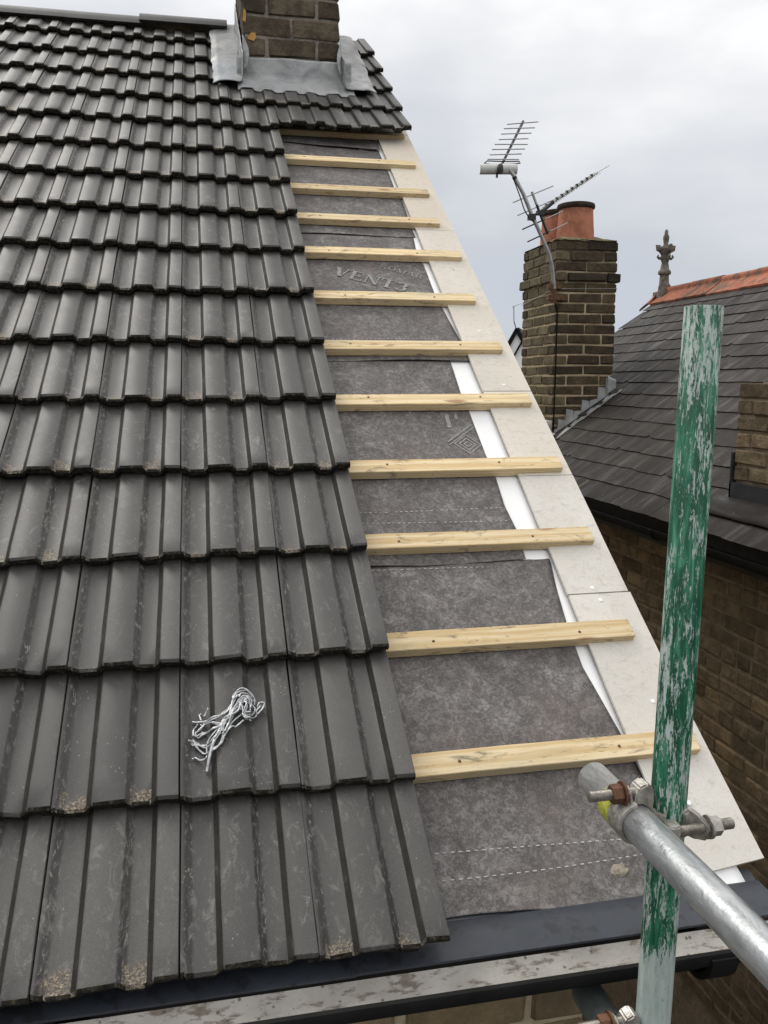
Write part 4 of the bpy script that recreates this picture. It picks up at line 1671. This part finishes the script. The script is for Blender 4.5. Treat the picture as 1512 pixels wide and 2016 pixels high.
# ================================================================== bundle of ties on the tiles
WIRE = [[[-0.38,0.423],[-0.341,0.416],[-0.323,0.43],[-0.309,0.447],[-0.302,0.467],[-0.288,0.477],[-0.273,0.472],[-0.267,0.459],[-0.27,0.448]],
[[-0.277,0.409],[-0.289,0.416],[-0.291,0.43],[-0.292,0.442],[-0.287,0.446],[-0.283,0.441],[-0.289,0.426],[-0.291,0.416],[-0.285,0.409],[-0.273,0.422],[-0.268,0.437],[-0.276,0.446],[-0.283,0.448]],
[[-0.264,0.443],[-0.258,0.453],[-0.25,0.45],[-0.254,0.439],[-0.264,0.427],[-0.266,0.434],[-0.257,0.445]],
[[-0.384,0.379],[-0.369,0.374],[-0.356,0.37],[-0.342,0.379],[-0.324,0.405],[-0.31,0.425],[-0.305,0.451],[-0.298,0.466]],
[[-0.38,0.371],[-0.371,0.372],[-0.356,0.369],[-0.342,0.375],[-0.332,0.39],[-0.318,0.411],[-0.302,0.437],[-0.295,0.455],[-0.285,0.461],[-0.274,0.45]],
[[-0.379,0.344],[-0.375,0.348],[-0.366,0.341],[-0.356,0.347],[-0.355,0.364],[-0.352,0.377],[-0.339,0.391],[-0.325,0.406]],
[[-0.378,0.383],[-0.372,0.367],[-0.358,0.355],[-0.343,0.353],[-0.333,0.364],[-0.327,0.382],[-0.324,0.402],[-0.311,0.425],[-0.309,0.442]],
[[-0.37,0.417],[-0.377,0.405],[-0.378,0.39]],
[[-0.365,0.414],[-0.362,0.408],[-0.37,0.401],[-0.374,0.397],[-0.37,0.389],[-0.36,0.393],[-0.342,0.395],[-0.326,0.401]],
[[-0.364,0.4],[-0.352,0.395],[-0.337,0.398],[-0.325,0.403]],
[[-0.364,0.423],[-0.367,0.437],[-0.364,0.439]],
[[-0.359,0.433],[-0.351,0.445]],
[[-0.29,0.405],[-0.303,0.395],[-0.311,0.395],[-0.322,0.382],[-0.326,0.373]],
[[-0.356,0.317],[-0.351,0.341],[-0.343,0.369],[-0.335,0.386],[-0.324,0.408],[-0.315,0.42],[-0.304,0.431],[-0.294,0.436]],
[[-0.324,0.385],[-0.316,0.402],[-0.31,0.419],[-0.302,0.431],[-0.282,0.454],[-0.27,0.464]],
[[-0.358,0.415],[-0.342,0.407],[-0.325,0.404],[-0.316,0.411],[-0.293,0.43],[-0.284,0.423],[-0.276,0.424]],
[[-0.325,0.377],[-0.313,0.401],[-0.297,0.415],[-0.289,0.42]],
[[-0.295,0.458],[-0.291,0.467],[-0.275,0.466]],
[[-0.332,0.382],[-0.321,0.411],[-0.299,0.424],[-0.293,0.452],[-0.283,0.457],[-0.277,0.449],[-0.277,0.428]]]


def crom(pts, n=6):
    P = [pts[0]] + pts + [pts[-1]]
    out = []
    for i in range(1, len(P) - 2):
        a, b, c, d = P[i - 1], P[i], P[i + 1], P[i + 2]
        for k in range(n):
            t = k / n
            out.append(tuple(.5 * (2 * b[q] + (c[q] - a[q]) * t + (2 * a[q] - 5 * b[q] + 4 * c[q] - d[q]) * t * t + (3 * b[q] - a[q] - 3 * c[q] + d[q]) * t ** 3) for q in range(2)))
    out.append(pts[-1])
    return out


bun = thing('wire_tie_bundle', rp(-.32, .40, .0), 'tangled bundle of grey metal ties lying on the tiles', 'wire bundle')
ALLW = WIRE + [[(a + .004 * math.sin(b * 90 + q), b + .004 * math.cos(a * 110 + q)) for a, b in WIRE[q]] for q in (0, 1, 3, 4, 6, 8, 14, 15, 18)]
for i, l in enumerate(ALLW):
    c = crom([tuple(p) for p in l])
    n_ = len(c)
    r_ = .0018 if i != 13 else .0032
    pts = []
    for j, (u, v) in enumerate(c):
        d = math.hypot(u + .305, v - .42)
        lift = .010 * math.exp(-(d / .045) ** 2) * (.4 + (i * 7 % 10) / 10) + .004 * abs(math.sin(j * .21 + i * 1.7))
        hmax = max(tile_h(u + q, v) for q in (-.007, 0, .007))
        pts.append(rp(u, v, hmax + r_ + lift))
    g = G(); g.tube(pts, r_, 7)
    put('tie', g.mesh('tie', WIREM, smooth=True), bun)

# a scrap of dried mortar stuck on the underlay
bm = bmesh.new()
bmesh.ops.create_icosphere(bm, subdivisions=3, radius=1.0)
for v in bm.verts:
    n_ = 1 + .45 * fbm(v.co.x * 1.6, v.co.y * 1.6, v.co.z + 4)
    v.co = Vector((v.co.x * .016 * n_ + .006 * v.co.y, v.co.y * .013 * n_, max(-.15, v.co.z) * .006 * n_))
me = bpy.data.meshes.new('mortar_scrap'); bm.to_mesh(me); bm.free(); me.materials.append(MORTARBIT)
tag(put('mortar_scrap', me, None, RF @ Matrix.Translation((.34, .098, -.0875))), 'small scrap of dried mortar stuck on the grey underlay', 'mortar')

# ================================================================== far white gable
fh = thing('house', (10.6, 28.0, GZ), 'distant white gabled house with black bargeboards beyond the chimney', 'house')
ax_, ay_, az_ = 10.62, 27.95, 2.76
hw, sl = 1.7, 1.85
g = G()
ez = az_ - hw * sl
g.v += [(ax_ - hw, ay_, GZ), (ax_ + hw, ay_, GZ), (ax_ + hw, ay_, ez), (ax_, ay_, az_), (ax_ - hw, ay_, ez)]
g.v += [(x, y + 6, z) for x, y, z in g.v[:5]]
g.face((0, 1, 2, 3, 4)); g.face((9, 8, 7, 6, 5)); g.face((0, 4, 9, 5)); g.face((1, 6, 7, 2)); g.face((4, 3, 8, 9)); g.face((3, 2, 7, 8))
put('wall', g.mesh('wall', RENDER), fh)
g = G()
for s_ in (-1, 1):
    n_ = Vector((s_ * sl, 0, 1)).normalized()
    a = Vector((ax_, ay_ - .02, az_)) + n_ * .01; b = Vector((ax_ + s_ * (hw + .1), ay_ - .02, az_ - sl * (hw + .1))) + n_ * .03
    e = Vector((0, 6.2, 0)); t = n_ * .05
    q = [a, b, b + e, a + e, a + t, b + t, b + e + t, a + e + t]
    b0 = len(g.v); g.v += [tuple(p) for p in q]
    for f_ in ((0, 1, 2, 3), (4, 7, 6, 5), (0, 4, 5, 1), (1, 5, 6, 2), (2, 6, 7, 3), (3, 7, 4, 0)):
        g.face(tuple(b0 + i for i in f_))
put('roof', g.mesh('roof', SLATE), fh)
for s_ in (-1, 1):
    d = Vector((s_ * 1, 0, -sl)).normalized(); n_ = Vector((s_ * sl, 0, 1)).normalized()
    for off, wd in ((.03, .12), (-.36, .06))[:1 if s_ > 0 else 2]:
        a = Vector((ax_, ay_ - .09, az_)) + n_ * off + d * (0 if off > -.1 else .25); L = (hw + .05) * math.hypot(1, sl)
        q = [a, a + d * L, a + d * L - n_ * wd, a - n_ * wd]
        g = G(); b0 = 0; g.v += [tuple(p) for p in q] + [tuple(p + Vector((0, .05, 0))) for p in q]
        for f_ in ((0, 1, 2, 3), (7, 6, 5, 4), (0, 4, 5, 1), (1, 5, 6, 2), (2, 6, 7, 3), (3, 7, 4, 0)):
            g.face(f_)
        put('bargeboard', g.mesh('bargeboard', BLACK), fh)
g = G(); g.tube([(10.75, 28.6, 2.6), (10.56, 28.3, 2.72), (10.486, 28.1, 3.0), (10.46, 28.1, 3.56)], .022, 6); g.tube([(10.40, 28.1, 3.50), (10.62, 28.1, 3.60)], .014, 5); g.tube([(10.62, 28.1, 3.60), (10.80, 28.1, 3.66)], .009, 5)
put('rooftop_aerial', g.mesh('rooftop_aerial', ALU), fh)

# turn the far gable to face the roofs
fm = Matrix.Translation((ax_, ay_, GZ)) @ Matrix.Rotation(R(-27), 4, 'Z') @ Matrix.Translation((-ax_, -ay_, 0)) @ Matrix.Translation((10.6, 28.0, 0))
fh.matrix_world = fm
